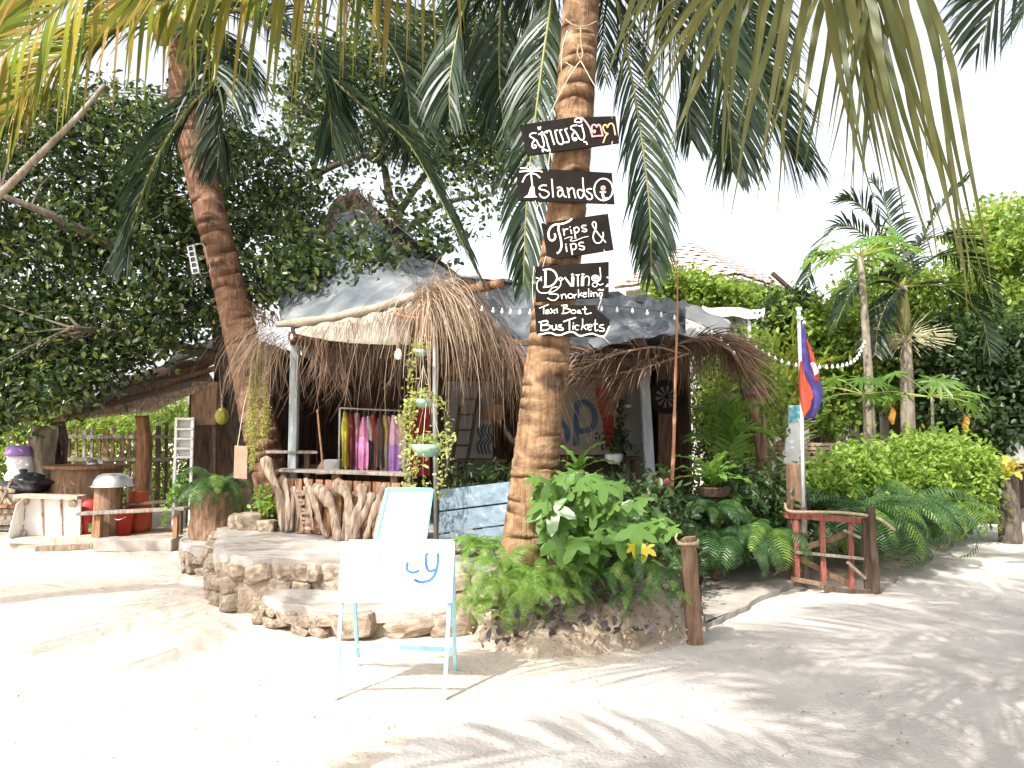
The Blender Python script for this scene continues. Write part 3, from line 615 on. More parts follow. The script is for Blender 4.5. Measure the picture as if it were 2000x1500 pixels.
mk_sign('black sign with white Khmer script and pink numerals', 1010, 220, 9.524, [(50, 225), (1000, 85), (1830, 60), (1900, 560), (1000, 690), (190, 800)], [
 ('chalk', 27, [[(350, 385), (290, 385), (245, 410), (240, 445), (290, 480), (330, 510), (290, 560), (280, 620), (300, 660), (340, 660), (350, 620), (320, 610)],
  [(330, 510), (360, 520), (400, 600), (440, 640), (490, 640), (500, 590), (480, 500), (455, 420), (440, 395), (400, 410)], [(440, 395), (455, 375), (465, 360)], [(392, 275), (400, 310), (425, 310), (432, 270)],
  [(490, 385), (500, 410), (540, 480), (570, 600), (600, 690), (560, 710), (510, 690), (470, 680), (480, 730)], [(490, 385), (530, 360), (580, 340), (615, 345), (640, 430), (690, 595)], [(520, 365), (560, 375)],
  [(745, 330), (705, 345), (715, 400), (750, 540), (800, 590), (850, 580), (850, 500), (810, 400), (790, 340), (830, 320)], [(850, 565), (900, 555), (955, 550), (960, 490), (920, 390), (890, 320), (930, 300)],
  [(1110, 240), (1040, 245), (1000, 270), (1010, 310), (1070, 350), (1030, 410), (1030, 470), (1060, 520), (1100, 510), (1100, 480), (1065, 480)],
  [(1070, 350), (1110, 400), (1160, 490), (1220, 510), (1250, 450), (1230, 350), (1200, 260), (1150, 250)], [(1200, 260), (1210, 225)], [(1070, 180), (1080, 130), (1130, 105), (1180, 120), (1190, 180), (1070, 180)], [(1185, 120), (1190, 95)], [(1240, 545), (1280, 550), (1300, 590)]]),
 ('pink', 30, [[(1205, 95), (1290, 190), (1350, 290), (1380, 380), (1400, 450)], [(1400, 448), (1500, 435), (1590, 430)], [(1590, 430), (1560, 300), (1540, 240), (1500, 230), (1480, 270), (1450, 230), (1400, 240), (1385, 290), (1400, 340), (1450, 335), (1440, 375), (1410, 360)]]),
 ('orange', 28, [[(1640, 380), (1600, 300), (1610, 240), (1650, 230), (1680, 280), (1700, 230), (1750, 200), (1790, 240), (1810, 330), (1825, 415)], [(1640, 380), (1690, 400), (1650, 430), (1600, 560)]])])
mk_sign('black sign with a painted palm as its first letter, reading Islands', 1000, 320, 9.524, [(85, 75), (690, 95), (1860, 165), (1910, 745), (110, 680)], [
 ('chalk', 26, [[(350, 150), (365, 290), (380, 420)], [(345, 60), (355, 160)], ['fill', (345, 430), (415, 430), (430, 590), (472, 622), (220, 632), (300, 570)], [(350, 130), (270, 88), (160, 85)], [(350, 140), (250, 140), (140, 150)], [(350, 170), (250, 230), (195, 340)],
  [(360, 130), (430, 95), (530, 90)], [(370, 150), (450, 130), (560, 150)], [(370, 180), (450, 200), (520, 260)], [(640, 405), (560, 405), (510, 440), (520, 475), (620, 500), (680, 540), (670, 600), (600, 635), (540, 610), (510, 560)], [(740, 290), (765, 620)],
  [(840, 450), (890, 440), (930, 470), (950, 560), (980, 610), (1010, 615)], [(935, 500), (870, 500), (850, 560), (870, 610), (910, 600), (945, 550)], [(1030, 450), (1065, 630)], [(1050, 520), (1090, 460), (1140, 470), (1160, 560), (1180, 635)],
  [(1315, 265), (1325, 420), (1350, 570), (1400, 630)], [(1320, 510), (1260, 480), (1220, 510), (1230, 590), (1270, 640), (1310, 620), (1335, 540)], [(1480, 470), (1420, 470), (1385, 500), (1420, 535), (1480, 580), (1490, 640), (1450, 665), (1400, 655)],
  ell(1700, 480, 172, 203, 0, 360, 24), [(1640, 530), (1740, 525)]]), ('chalk', 45, [[(1685, 535), (1692, 600), (1720, 650), (1790, 650)]]),
 ('pink', 26, [ell(1695, 455, 34, 36, 60, 380, 10), dot(1695, 460, 8)])], -.01)
mk_sign('black sign tilted upward reading Trips and Tips', 1045, 410, 12.5, [(150, 325), (1780, 85), (1920, 970), (560, 1195), (300, 1120)], [
 ('chalk', 46, [[(480, 590), (495, 660), (460, 730), (400, 750), (345, 700), (325, 600), (350, 480), (430, 390), (520, 355), (640, 345), (760, 310), (850, 260), (890, 220)], [(575, 400), (570, 500), (610, 640), (640, 800), (640, 920), (600, 1010), (545, 1060)]]),
 ('chalk', 30, [[(690, 470), (715, 620)], [(705, 530), (740, 480), (800, 470)], [(870, 490), (890, 580)], dot(855, 420, 6), [(950, 440), (990, 700)], [(955, 460), (1010, 425), (1065, 455), (1060, 520), (1010, 560), (970, 550)], [(1240, 385), (1170, 385), (1140, 420), (1170, 455), (1240, 470), (1255, 510), (1210, 535), (1150, 520)],
  [(755, 890), (775, 1020)], dot(755, 845, 6), [(865, 840), (910, 1090)], [(870, 860), (940, 825), (1000, 860), (1000, 930), (950, 970), (895, 960)], [(1180, 800), (1110, 800), (1070, 840), (1100, 880), (1190, 900), (1200, 950), (1150, 975), (1080, 955)],
  [(1720, 790), (1640, 700), (1540, 580), (1440, 440), (1400, 360), (1420, 300), (1470, 310), (1490, 380), (1480, 460), (1430, 580), (1420, 680), (1450, 770), (1520, 815), (1600, 790), (1650, 700), (1665, 620), (1660, 550)]]),
 ('chalk', 14, [[(720, 710), (820, 670), (910, 665), (900, 700), (860, 740), (890, 765), (1020, 740), (1160, 680), (1300, 650)]])])
mk_sign('black sign with painted air tanks and fish reading Deviing Snorkeling', 1040, 505, 12.5, [(75, 195), (1865, 75), (1865, 940), (75, 1060)], [
 ('chalk', 52, [[(315, 285), (315, 480), (310, 690)]]), ('chalk', 42, [[(265, 280), (400, 260), (520, 310), (590, 420), (590, 520), (520, 620), (420, 680), (270, 700)], [(795, 470), (870, 570), (940, 665)]]),
 ('chalk', 24, [[(90, 470), (180, 500), (120, 570), (105, 680), (130, 780), (210, 840), (350, 840), (420, 790), (480, 720), (600, 690)], [(690, 570), (680, 660), (600, 750), (500, 810), (400, 835), (440, 870), (560, 870), (630, 895), (620, 960), (540, 1020), (440, 1010), (370, 965)], [(215, 450), (215, 550)],
  [(620, 500), (690, 462)], [(690, 462), (750, 500)], [(750, 500), (690, 548)], [(690, 548), (620, 500)], ['fill', (945, 460), (960, 430), (1000, 430), (1022, 460), (1010, 682), (950, 682)], [(945, 395), (1010, 395)], [(975, 370), (975, 430)],
  [(1060, 408), (1145, 400)], ['fill', (1190, 450), (1210, 430), (1250, 430), (1262, 460), (1255, 672), (1180, 672)], [(1195, 390), (1265, 390)], [(1228, 370), (1228, 430)], [(1260, 480), (1310, 435), (1370, 450), (1385, 540), (1365, 660)],
  ell(1535, 480, 88, 68, 0, 360, 16), [(1480, 455), (1590, 448)], [(1470, 490), (1600, 490)], [(1535, 440), (1535, 530)], [(1642, 220), (1660, 400), (1650, 520), (1560, 575)], ell(1520, 640, 58, 52, 0, 360, 14), [(1570, 590), (1640, 645), (1720, 620)],
  ['fill', (1800, 465), (1835, 440), (1864, 465), (1835, 485)], ['fill', (1775, 692), (1830, 612), (1864, 640), (1864, 692)], ['fill', (1580, 770), (1640, 735), (1700, 768), (1740, 740), (1740, 790), (1640, 787)],
  [(700, 880), (720, 985)], [(715, 920), (760, 872), (800, 885), (830, 980)], ell(925, 915, 62, 52, 0, 360, 14), [(1010, 880), (1025, 970)], [(1015, 920), (1070, 872)], [(1120, 760), (1125, 950)], [(1200, 840), (1130, 900)], [(1140, 890), (1220, 912)],
  [(1230, 885), (1310, 862), (1300, 832), (1250, 842), (1235, 900), (1262, 945), (1315, 920)], [(1370, 740), (1370, 935)], [(1430, 850), (1430, 930)], dot(1432, 810, 5), [(1475, 830), (1495, 930)], [(1490, 870), (1530, 832), (1570, 852), (1590, 930)], ell(1665, 880, 38, 46, 0, 360, 12), [(1702, 840), (1692, 920), (1650, 970)]]),
 ('chalk', 36, [[(1105, 420), (1110, 670)]])], .0)
mk_sign('black arrow shaped sign reading Taxi Boat Bus Tickets', 1035, 585, 12.12, [(110, 130), (1560, 130), (1600, 250), (1890, 480), (1890, 640), (1760, 890), (1200, 880), (160, 845)], [
 ('chalk', 24, [[(225, 205), (440, 120)], [(325, 170), (325, 340)], [(370, 270), (430, 242), (450, 280), (435, 335)], [(440, 285), (385, 300), (375, 335), (420, 335)], [(490, 220), (590, 330)], [(600, 240), (480, 330)], [(635, 220), (650, 320)], [(745, 145), (860, 132), (880, 165), (810, 210)], [(800, 135), (790, 330)],
  [(810, 210), (930, 230), (950, 270), (880, 320), (755, 335)], ell(1030, 290, 58, 42, 0, 360, 12), [(1130, 262), (1180, 262), (1190, 320), (1220, 330)], [(1180, 290), (1140, 290), (1130, 320), (1175, 322)], [(1300, 170), (1300, 300), (1330, 345), (1450, 320)], [(1240, 235), (1340, 225)], 
  [(1025, 610), (1015, 710)], dot(1030, 560, 5), [(1160, 620), (1090, 612), (1065, 660), (1090, 715), (1140, 715)], [(1245, 460), (1245, 600), (1215, 715)], [(1370, 590), (1250, 640)], [(1255, 640), (1335, 715)], [(1370, 662), (1470, 632), (1440, 592), (1390, 612), (1370, 680), (1410, 730), (1450, 705)], [(1550, 480), (1540, 680), (1560, 745), (1610, 715)], [(1500, 590), (1600, 580)], [(1740, 600), (1660, 612), (1650, 650), (1750, 692), (1740, 750), (1640, 745)]]),
 ('chalk', 31, [[(215, 540), (380, 502), (420, 530), (400, 580), (290, 610)], [(265, 530), (265, 735)], [(290, 610), (450, 612), (480, 660), (400, 720), (265, 738)], [(525, 620), (530, 690), (570, 720), (620, 680), (620, 600)], [(620, 600), (640, 712)], [(745, 600), (690, 612), (690, 642), (780, 682), (770, 728), (680, 715)], [(795, 525), (940, 475), (1080, 430)], [(935, 480), (935, 725)]]),
 ('chalk', 38, [[(200, 835), (300, 820), (420, 790), (520, 800), (620, 838), (740, 838), (860, 790), (980, 770), (1060, 790), (1140, 845), (1220, 862), (1340, 830), (1480, 810), (1580, 845), (1700, 875), (1780, 845), (1840, 730), (1875, 645)]])], -.012)
# twine and rope that carry the signs
def twine(label, runs, r=.004, mat='twine', cat='rope', name='hanging_twine'):
    P0 = at(*runs[0][0]); T = thing(name, label, cat, P0)
    for run in runs:
        mb = MB(); mb.tube(smooth_pts([at(*p) for p in run], max(2, 4 * (len(run) - 1) + 1)), r, 5); mb.build('strand', mat, T, smooth=True)
    return T
Y = SY - .03
twine('knotted yellow rope tied round the trunk above the signs', [[(1105, 38, Y), (1115, 46, Y - .01), (1130, 52, Y - .01), (1148, 50, Y), (1165, 42, Y + .05)], [(1112, 44, Y), (1122, 54, Y), (1135, 56, Y - .01), (1148, 56, Y)], [(1134, 54, Y - .01), (1135, 85, Y), (1138, 105, Y), (1134, 118, Y)], [(1130, 88, Y - .01), (1128, 104, Y), (1134, 118, Y)]], .008, 'rope')
twine('pale twine holding the topmost sign to the rope', [[(1134, 118, Y), (1118, 140, Y), (1095, 180, Y), (1070, 232, Y + .02)], [(1134, 118, Y), (1160, 165, Y), (1185, 200, Y), (1196, 232, Y + .02)], [(1118, 130, Y), (1105, 122, Y)], [(1118, 130, Y), (1110, 142, Y)], [(1108, 60, Y), (1098, 95, Y), (1096, 140, Y)]])
twine('short twine between the Khmer sign and the Islands sign', [[(1075, 292, Y), (1072, 315, Y), (1071, 334, Y)], [(1196, 276, Y), (1192, 310, Y), (1189, 338, Y)]], .003)
twine('loose twine under the Islands sign', [[(1045, 392, Y), (1050, 402, Y), (1058, 396, Y)], [(1050, 402, Y), (1050, 425, Y), (1068, 438, Y)], [(1184, 398, Y), (1182, 420, Y)]], .003)
twine('twine between the tilted sign and the snorkeling sign', [[(1180, 488, Y), (1184, 510, Y)], [(1066, 500, Y), (1060, 522, Y)]], .003)
twine('twine running down to the arrow shaped sign', [[(1043, 520, Y), (1040, 560, Y), (1042, 600, Y)], [(1175, 582, Y), (1168, 605, Y)], [(1178, 658, Y - .02), (1192, 672, Y)]], .003)
# ================================================ THE HUT
HUT = thing('thatched_hut', 'open beach hut with grey tarpaulin roof and dry palm leaf fringe', 'hut', (-.8, 9.2, PZ))
def post(px0, py0, px1, py1, Y, w, mat, name='post', base=PZ, round_=False):
    a = at(px0, py0, Y); b = at(px1, py1, Y); d = (b - a).normalized(); a = a + d * ((base - a.z) / d.z); mb = MB()
    if round_: mb.tube([a, a.lerp(b, .5), b], w / 2, 10); return mb.build(name, mat, HUT, smooth=True)
    mb.bar(a, b, w, w); return mb.build(name, mat, HUT, bevel=.006)
post(572, 915, 578, 640, 8.75, .10, 'greypost'); post(1268, 900, 1252, 640, 9.2, .115, 'greypost'); post(852, 1050, 848, 600, 7.75, .055, 'metal', 'pole', round_=True)
for x in (-2.9, .2, 2.1):
    mb = MB(); mb.bar((x, 12.2, PZ), (x, 12.2, 3.1), .12); mb.build('post', 'darkwood', HUT)
mb = MB(); mb.bar(at(1300, 980, 9.9), at(1300, 700, 9.9), .2, .05); mb.build('dart_panel', 'darkwood', HUT)
# dark board walls behind and beside
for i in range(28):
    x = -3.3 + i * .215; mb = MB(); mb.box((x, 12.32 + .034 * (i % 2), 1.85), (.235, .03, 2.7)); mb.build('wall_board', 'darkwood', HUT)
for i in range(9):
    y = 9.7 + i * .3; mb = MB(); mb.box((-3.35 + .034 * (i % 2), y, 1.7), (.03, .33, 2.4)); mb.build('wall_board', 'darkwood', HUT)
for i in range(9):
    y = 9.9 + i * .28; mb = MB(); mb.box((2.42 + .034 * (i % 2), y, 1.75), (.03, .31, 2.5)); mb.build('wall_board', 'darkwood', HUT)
# inner painted partition
YW = 10.9
def panel(x0, x1, y0, y1, Y, mat, name, th=.04):
    a = at(x0, y1, Y); b = at(x1, y0, Y); mb = MB(); mb.box(((a.x + b.x) / 2, Y + th / 2, (a.z + b.z) / 2), (b.x - a.x, th, b.z - a.z)); return mb.build(name, mat, HUT)
panel(868, 962, 745, 930, YW, 'wallgrey', 'painted_panel'); panel(1040, 1218, 700, 888, YW, 'wallcream', 'mural_panel'); panel(1218, 1262, 700, 960, YW - .1, 'wallgrey', 'wall_panel')
panel(1040, 1230, 888, 960, YW + .05, 'darkwood', 'dado'); panel(945, 985, 790, 820, YW - .2, 'tanwood', 'shelf_box')
def mural(name, mat, w, lines, Y):
    mb = MB()
    for i, s in enumerate(lines):
        q = [at(*p, Y) for p in s]; stroke(mb, [(v.x, v.z) for v in q], w * Y / FPX, Vector((0, Y, 0)), Vector((1, 0, 0)), Vector((0, 0, 1)), Vector((0, -1, 0)), .0015 * i)
    return mb.build(name, mat, HUT)
mural('mural_letter', 'paintblue', 11, [[(1125, 868), (1126, 800), (1128, 785)], [(1126, 795), (1140, 785), (1156, 795), (1162, 820), (1152, 838), (1126, 843)], [(1088, 822), (1104, 832), (1108, 852), (1098, 868), (1086, 872)]], YW - .006)
mural('mural_letter', 'paintred', 22, [[(1174, 764), (1179, 790), (1187, 820), (1191, 862)]], YW - .006); mural('mural_letter', 'paintred', 14, [[(1182, 766), (1186, 795), (1191, 830)]], YW - .008)
mural('wavy_painting', 'cable', 3, [[(938 + 7 * k, 830), (933 + 7 * k, 842), (940 + 7 * k, 856), (932 + 7 * k, 870), (936 + 7 * k, 886)] for k in range(4)], YW - .006)
# roof
def patch(bot, top, nu=28, nv=10, fold=.03, sag=.1, seed=0, out=(0, -1, .3)):
    A = smooth_pts([at(*p) for p in bot], nu); B = smooth_pts([at(*p) for p in top], nu); out = Vector(out); rows = []
    for j in range(nv):
        t = j / (nv - 1); rows.append([A[i].lerp(B[i], t) + out * (fold * math.sin(i * .9 + 3 * math.sin(j * .7 + seed)) * (.4 + t * .6) + R.uniform(-.006, .006)) + Vector((0, 0, -sag * math.sin(math.pi * t) * (1 + .5 * math.sin(i * .45 + seed)))) for i in range(nu)])
    return MB().grid(rows)
tr = patch([(905, 648, 8.3), (1000, 692, 8.25), (1105, 702, 8.2), (1200, 672, 8.1), (1290, 655, 8.15), (1345, 655, 8.3)], [(868, 538, 9.4), (960, 545, 9.6), (1080, 560, 9.7), (1200, 573, 9.8), (1290, 583, 9.8), (1345, 592, 9.8)], 60, 18, .065, .16, 1)
tr.build('tarpaulin', 'tarp', HUT, smooth=True, solid=.006)
patch([(1340, 655, 8.3), (1370, 662, 8.5), (1412, 652, 8.9)], [(1338, 591, 9.8), (1375, 605, 9.8), (1428, 630, 9.6)], 14, 10, .03, .08, 4).build('tarpaulin', 'tarppale', HUT, smooth=True, solid=.006)
tl = patch([(545, 632, 8.3), (640, 622, 8.1), (740, 600, 7.9), (830, 572, 7.8), (892, 548, 7.8)], [(548, 560, 10.6), (610, 455, 11), (690, 372, 11.3), (790, 478, 10.4), (900, 540, 9.3)], 56, 20, .05, .05, 2)
tl.build('tarpaulin', 'tarp', HUT, smooth=True, solid=.006)
# back slope keeps the sky out of the hut
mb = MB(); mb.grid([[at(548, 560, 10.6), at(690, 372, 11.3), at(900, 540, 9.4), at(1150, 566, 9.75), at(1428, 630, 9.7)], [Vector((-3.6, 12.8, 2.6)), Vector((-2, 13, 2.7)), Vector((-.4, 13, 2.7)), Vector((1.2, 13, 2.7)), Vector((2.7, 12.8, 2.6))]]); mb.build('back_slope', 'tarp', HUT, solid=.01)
mb = MB(); mb.tube(smooth_pts([at(540, 634, 8.25), at(640, 622, 8.05), at(740, 600, 7.85), at(830, 573, 7.75), at(892, 550, 7.75)], 26), [.035 + .018 * math.sin(i * .5) ** 2 + .02 * i / 26 for i in range(26)], 9, jit=.08); mb.build('rolled_canvas', 'cloth', HUT, smooth=True)
sh = patch([(578, 652, 7.95), (650, 666, 7.75), (720, 672, 7.6), (800, 674, 7.5)], [(575, 640, 8.2), (650, 628, 8.0), (740, 608, 7.85), (805, 588, 7.75)], 40, 5, .018, .0, 3); sh.build('awning_sheet', 'sheet', HUT, smooth=True, solid=.006)
# timbers
for (a, b, w, m) in [((568, 655, 8.6), (855, 640, 7.8), .07, 'tanwood'), ((568, 668, 8.7), (1262, 690, 9.1), .07, 'darkwood'), ((855, 655, 7.8), (1262, 690, 9.0), .06, 'brownwood'), ((570, 660, 8.6), (640, 690, 10.5), .07, 'tanwood'), ((1258, 690, 9.1), (1425, 660, 9.4), .06, 'brownwood'), ((905, 690, 8.6), (880, 730, 9.5), .07, 'tanwood')]:
    mb = MB(); mb.bar(at(*a), at(*b), w, w * 1.3); mb.build('beam', m, HUT)
mb = MB(); mb.tube(smooth_pts([at(900, 568, 8.6), at(940, 562, 8.2), at(978, 553, 7.95)], 8), .055, 10); mb.build('ridge_pole', 'tanwood', HUT, smooth=True)
mb = MB(); mb.box(at(822, 640, 7.72), (.2, .05, .5)); mb.build('end_board', 'brownwood', HUT)
mb = MB(); mb.tube(smooth_pts([at(770, 612, 7.6), at(800, 620, 7.55), at(832, 618, 7.55), at(822, 585, 7.55)], 10), .018, 7); mb.build('branch_hook', 'bamboo', HUT, smooth=True)
# ---------- dry leaf fringes
def fringe(mb, edge, n, L0, L1, out, w=.010, grav=.55, seed=0, curl=.25, spread=.06, seg=7):
    r = random.Random(seed); E = smooth_pts([at(*p) for p in edge], 40); out = Vector(out)
    for _ in range(int(n * 1.45)):
        u = r.uniform(0, 39); i = min(38, int(u)); p = E[i].lerp(E[i + 1], u - i) + Vector((r.uniform(-spread, spread), r.uniform(-spread, spread), r.uniform(-spread, spread) * .7))
        d = (out + Vector((r.gauss(0, .3), r.gauss(0, .3), r.gauss(0, .2)))).normalized(); L = r.uniform(L0, L1) * r.uniform(.6, 1); ps = [p.copy()]; bend = Vector((r.gauss(0, curl), r.gauss(0, curl), 0))
        for k in range(seg):
            d = (d + Vector((0, 0, -1)) * grav * r.uniform(.7, 1.2) + bend * (k / seg)).normalized(); p = p + d * L / seg; ps.append(p.copy())
        a = r.uniform(0, 3.14); q = Vector((math.cos(a), math.sin(a) * .6, 0)); ww = w * r.uniform(.45, 1.15)
        mb.strip(ps, [q * ww * .5 * (1 - .75 * k / seg) for k in range(seg + 1)])
def fr_part(name, mat, items):
    mb = MB()
    for it in items: fringe(mb, **it)
    return mb.build(name, mat, HUT)
fr_part('dry_frond', 'dryleaf', [dict(edge=[(500, 640, 8.3), (530, 655, 8.2), (570, 662, 8.2)], n=150, L0=.45, L1=1.25, out=(-.5, -.5, .25), seed=1, spread=.11), dict(edge=[(500, 690, 8.3), (560, 680, 8.2)], n=90, L0=.5, L1=1.1, out=(-.2, -.4, .0), seed=2, spread=.1)])
fr_part('dry_frond', 'dryleaf', [dict(edge=[(505, 650, 8.3), (520, 625, 8.4), (545, 640, 8.3)], n=110, L0=.2, L1=.45, out=(-.3, -.3, 1.1), seed=3, grav=.35, curl=.6, spread=.1)])
fr_part('dry_frond', 'dryleaf', [dict(edge=[(600, 640, 7.95), (690, 625, 7.8), (760, 608, 7.7), (800, 600, 7.65)], n=95, L0=.35, L1=.9, out=(0, -.5, .0), seed=4, spread=.03)])
fr_part('dry_frond', 'dryleafred', [dict(edge=[(610, 668, 8.2), (700, 676, 8.1), (800, 682, 8.0)], n=130, L0=.35, L1=.9, out=(0, -.3, -.5), seed=5, curl=.45, spread=.05)])
fr_part('dry_frond', 'dryleafred', [dict(edge=[(600, 650, 8.3), (660, 672, 8.3)], n=70, L0=.6, L1=1.2, out=(.3, -.3, -.1), seed=15, curl=.6, spread=.06)])
fr_part('dry_frond', 'dryleafpale', [dict(edge=[(818, 575, 7.55), (835, 562, 7.55), (852, 566, 7.55)], n=85, L0=.8, L1=1.6, out=(.45, -.25, .35), seed=6, w=.014, grav=.42, curl=.07, spread=.05), dict(edge=[(820, 590, 7.5), (845, 590, 7.5)], n=90, L0=1., L1=1.7, out=(.2, -.2, .1), seed=16, w=.012, grav=.6, curl=.1)])
fr_part('dry_frond', 'dryleaf', [dict(edge=[(790, 590, 7.7), (830, 560, 7.7), (880, 540, 7.8), (905, 552, 7.9)], n=130, L0=.4, L1=1.0, out=(.45, -.35, .3), seed=7, w=.010, grav=.4, spread=.07)])
fr_part('dry_frond', 'dryleafred', [dict(edge=[(905, 560, 8.0), (935, 610, 8.0), (975, 655, 8.0), (1020, 695, 7.95), (1040, 712, 7.9)], n=300, L0=.6, L1=1.45, out=(.35, -.3, -.1), seed=8, w=.010, grav=.5, curl=.12, spread=.06)])
fr_part('dry_frond', 'dryleafred', [dict(edge=[(900, 600, 8.2), (930, 650, 8.3)], n=160, L0=.7, L1=1.5, out=(.1, -.2, -.2), seed=18, w=.010, curl=.15)])
for pts, L, sd, dr in [([(1330, 690, 8.6), (1280, 678, 8.3), (1210, 690, 8.1), (1150, 715, 8.0), (1095, 745, 8.0)], .75, 1, .8), ([(1345, 690, 8.6), (1250, 720, 8.3), (1170, 735, 8.2), (1090, 735, 8.1)], .7, 2, 1.0), ([(1310, 690, 8.7), (1265, 705, 8.5), (1225, 745, 8.4), (1200, 790, 8.4)], .6, 3, .9),
                       ([(1320, 672, 8.6), (1370, 660, 8.5), (1420, 680, 8.5), (1450, 720, 8.5), (1465, 750, 8.5)], .75, 4, .9), ([(1330, 668, 8.7), (1390, 665, 8.6), (1440, 690, 8.7)], .8, 5, 1.2), ([(1200, 700, 8.4), (1150, 690, 8.3), (1100, 700, 8.3)], .55, 6, 1.2), ([(1420, 640, 9), (1440, 680, 8.9), (1462, 730, 8.9)], .5, 7, .8)]:
    frond(HUT, px3(pts), L, n=70, w=.018, droop=dr, mat='dryleafred', rmat='rachisdry', seed=200 + sd, r0=.016, jitter=.3).name = 'dry_frond'
fr_part('dry_frond', 'dryleafred', [dict(edge=[(1310, 668, 8.8), (1380, 668, 8.9), (1440, 672, 9.0)], n=330, L0=.35, L1=.85, out=(.1, -.2, -.5), seed=9, w=.010, curl=.2), dict(edge=[(1050, 705, 8.5), (1150, 700, 8.4), (1250, 692, 8.4)], n=260, L0=.3, L1=.7, out=(0, -.2, -.4), seed=10, w=.010, curl=.2)])
fr_part('thatch', 'dryleafred', [dict(edge=[(640, 480, 10.4), (690, 385, 11.1), (740, 440, 10.5), (800, 520, 9.9)], n=500, L0=.3, L1=.8, out=(-.3, -.4, -.2), seed=11, w=.03, spread=.2, grav=.3)])
# ---------- lamp, string lights
T = thing('hanging_bulb', 'bare white light bulb hanging under the eave', 'light bulb', at(778, 700, 7.45))
mb = MB(); p = at(778, 690, 7.45); mb.lathe([(.003, -.07), (.03, -.06), (.042, -.025), (.036, .01), (.02, .045)], p, 14); mb.build('bulb', 'bulb', T, smooth=True)
mb = MB(); mb.lathe([(.021, .045), (.024, .05), (.024, .11), (.01, .12)], p, 12); mb.build('socket', 'brownwood', T); mb = MB(); mb.tube([p + Vector((0, 0, .12)), at(776, 640, 7.5), at(775, 614, 7.58)], .004, 5); mb.build('cord', 'cable', T)
def lights(label, pts, n, r=.02, name='string_lights'):
    T = thing(name, label, 'string lights', at(*pts[0])); P = smooth_pts([at(*p) for p in pts], 30); mb = MB(); mb.tube(P, .004, 5); mb.build('cable', 'cable', T)
    for i in range(n):
        u = (i + .5) / n * 29; k = int(u); p = P[k].lerp(P[min(k + 1, 29)], u - k); mb = MB(); mb.lathe([(.004, -.035 - r * 1.6), (r * .8, -.03 - r * 1.2), (r, -.03 - r * .5), (r * .6, -.03), (r * .4, -.005), (r * .3, 0)], p, 8); mb.build('bulb', 'bulb', T, smooth=True)
lights('string of white bulbs across the tarpaulin left of the signs', [(905, 592, 7.85), (960, 600, 7.75), (1000, 603, 7.65), (1045, 604, 7.5)], 7)
lights('string of white bulbs along the hut roof right of the signs', [(1160, 596, 8.0), (1250, 603, 8.0), (1330, 618, 8.2), (1400, 650, 8.4), (1440, 690, 8.6)], 12)
lights('pair of white bulbs at the hut corner above the hanging moss', [(545, 662, 8.1), (560, 656, 8.05), (575, 650, 8.0)], 3)
# ---------- dartboard
dgrey = plain('dart_segment', (.09, .085, .08), .8)
T = thing('dartboard', 'round black dartboard with pale segments on the hut post', 'dartboard', at(1302, 808, 9.85)); c = at(1302, 775, 9.8)
mb = MB(); mb.prism([c + Vector((math.cos(a * math.pi / 16) * .235, .02, math.sin(a * math.pi / 16) * .235)) for a in range(32)], (0, .05, 0)); mb.build('board', 'black', T)
for i in range(10):
    a0 = 2 * math.pi * i / 10; mb = MB(); q = [(.03, a0), (.03, a0 + .31), (.15, a0 + .31), (.15, a0)]; mb.add([c + Vector((math.cos(a) * r, .014, math.sin(a) * r)) for r, a in q], [(0, 1, 2, 3)]); mb.build('segment', dgrey, T)
# ---------- counter with driftwood front
CN = thing('driftwood_counter', 'stall counter with a weathered plank top and splayed driftwood front', 'counter', gz(640, 1050, PZ))
def cl(px, d=0): return 8.55 - (px - 545) / 250 * .95 + d
top = [(544, 921), (600, 921), (700, 928), (795, 935)]
mb = MB(); A = [at(x, y, cl(x)) for x, y in top]; B = [at(x + 6, y - 12, cl(x) + .35) for x, y in top]
zt = sum(p.z for p in A) / 4
mb.prism([Vector((p.x, p.y, zt)) for p in A] + [Vector((p.x, p.y, zt)) for p in reversed(B)], (0, 0, .035)); mb.build('counter_top', 'greywood', CN, bevel=.005)
for x in (556, 660, 770):
    mb = MB(); a = at(x, 930, cl(x) + .16); mb.bar((a.x, a.y, PZ), (a.x, a.y, zt), .07); mb.build('leg', 'brownwood', CN)
for i, x in enumerate(range(566, 796, 19)):
    a = at(x, 960, cl(x) + .10); mb = MB(); mb.box((a.x, a.y, PZ + .33), (.112, .025, .62), Euler((0, R.uniform(-.05, .05), math.atan2(-.95, 1.6)))); mb.build('back_board', 'tanwood', CN)
def drift(pts, r, flat=.34, seed=0, mat='drift', name='driftwood'):
    P = smooth_pts([at(x, y, cl(x, d)) for x, y, d in pts], 14); rr = random.Random(seed); mb = MB(); rad = [r * 1.02 * (1 + .22 * math.sin(i * .8 + seed) + rr.uniform(-.08, .08)) * (1.2 - .45 * i / 13) * (.6 if i == 0 else .55 if i == 13 else 1) for i in range(14)]
    vs = []; n = 8
    for i, p in enumerate(P):
        t = (P[min(i + 1, 13)] - P[max(i - 1, 0)]).normalized(); u = t.cross(Vector((0, 1, 0))).normalized(); v = u.cross(t)
        for k in range(n):
            a = 2 * math.pi * k / n; vs.append(p + u * math.cos(a) * rad[i] * rr.uniform(.82, 1.12) + v * math.sin(a) * rad[i] * flat)
    mb.add(vs, [(i * n + k, i * n + (k + 1) % n, (i + 1) * n + (k + 1) % n, (i + 1) * n + k) for i in range(13) for k in range(n)] + [tuple(range(n - 1, -1, -1)), tuple(13 * n + k for k in range(n))])
    return mb.build(name, mat, CN, smooth=True)
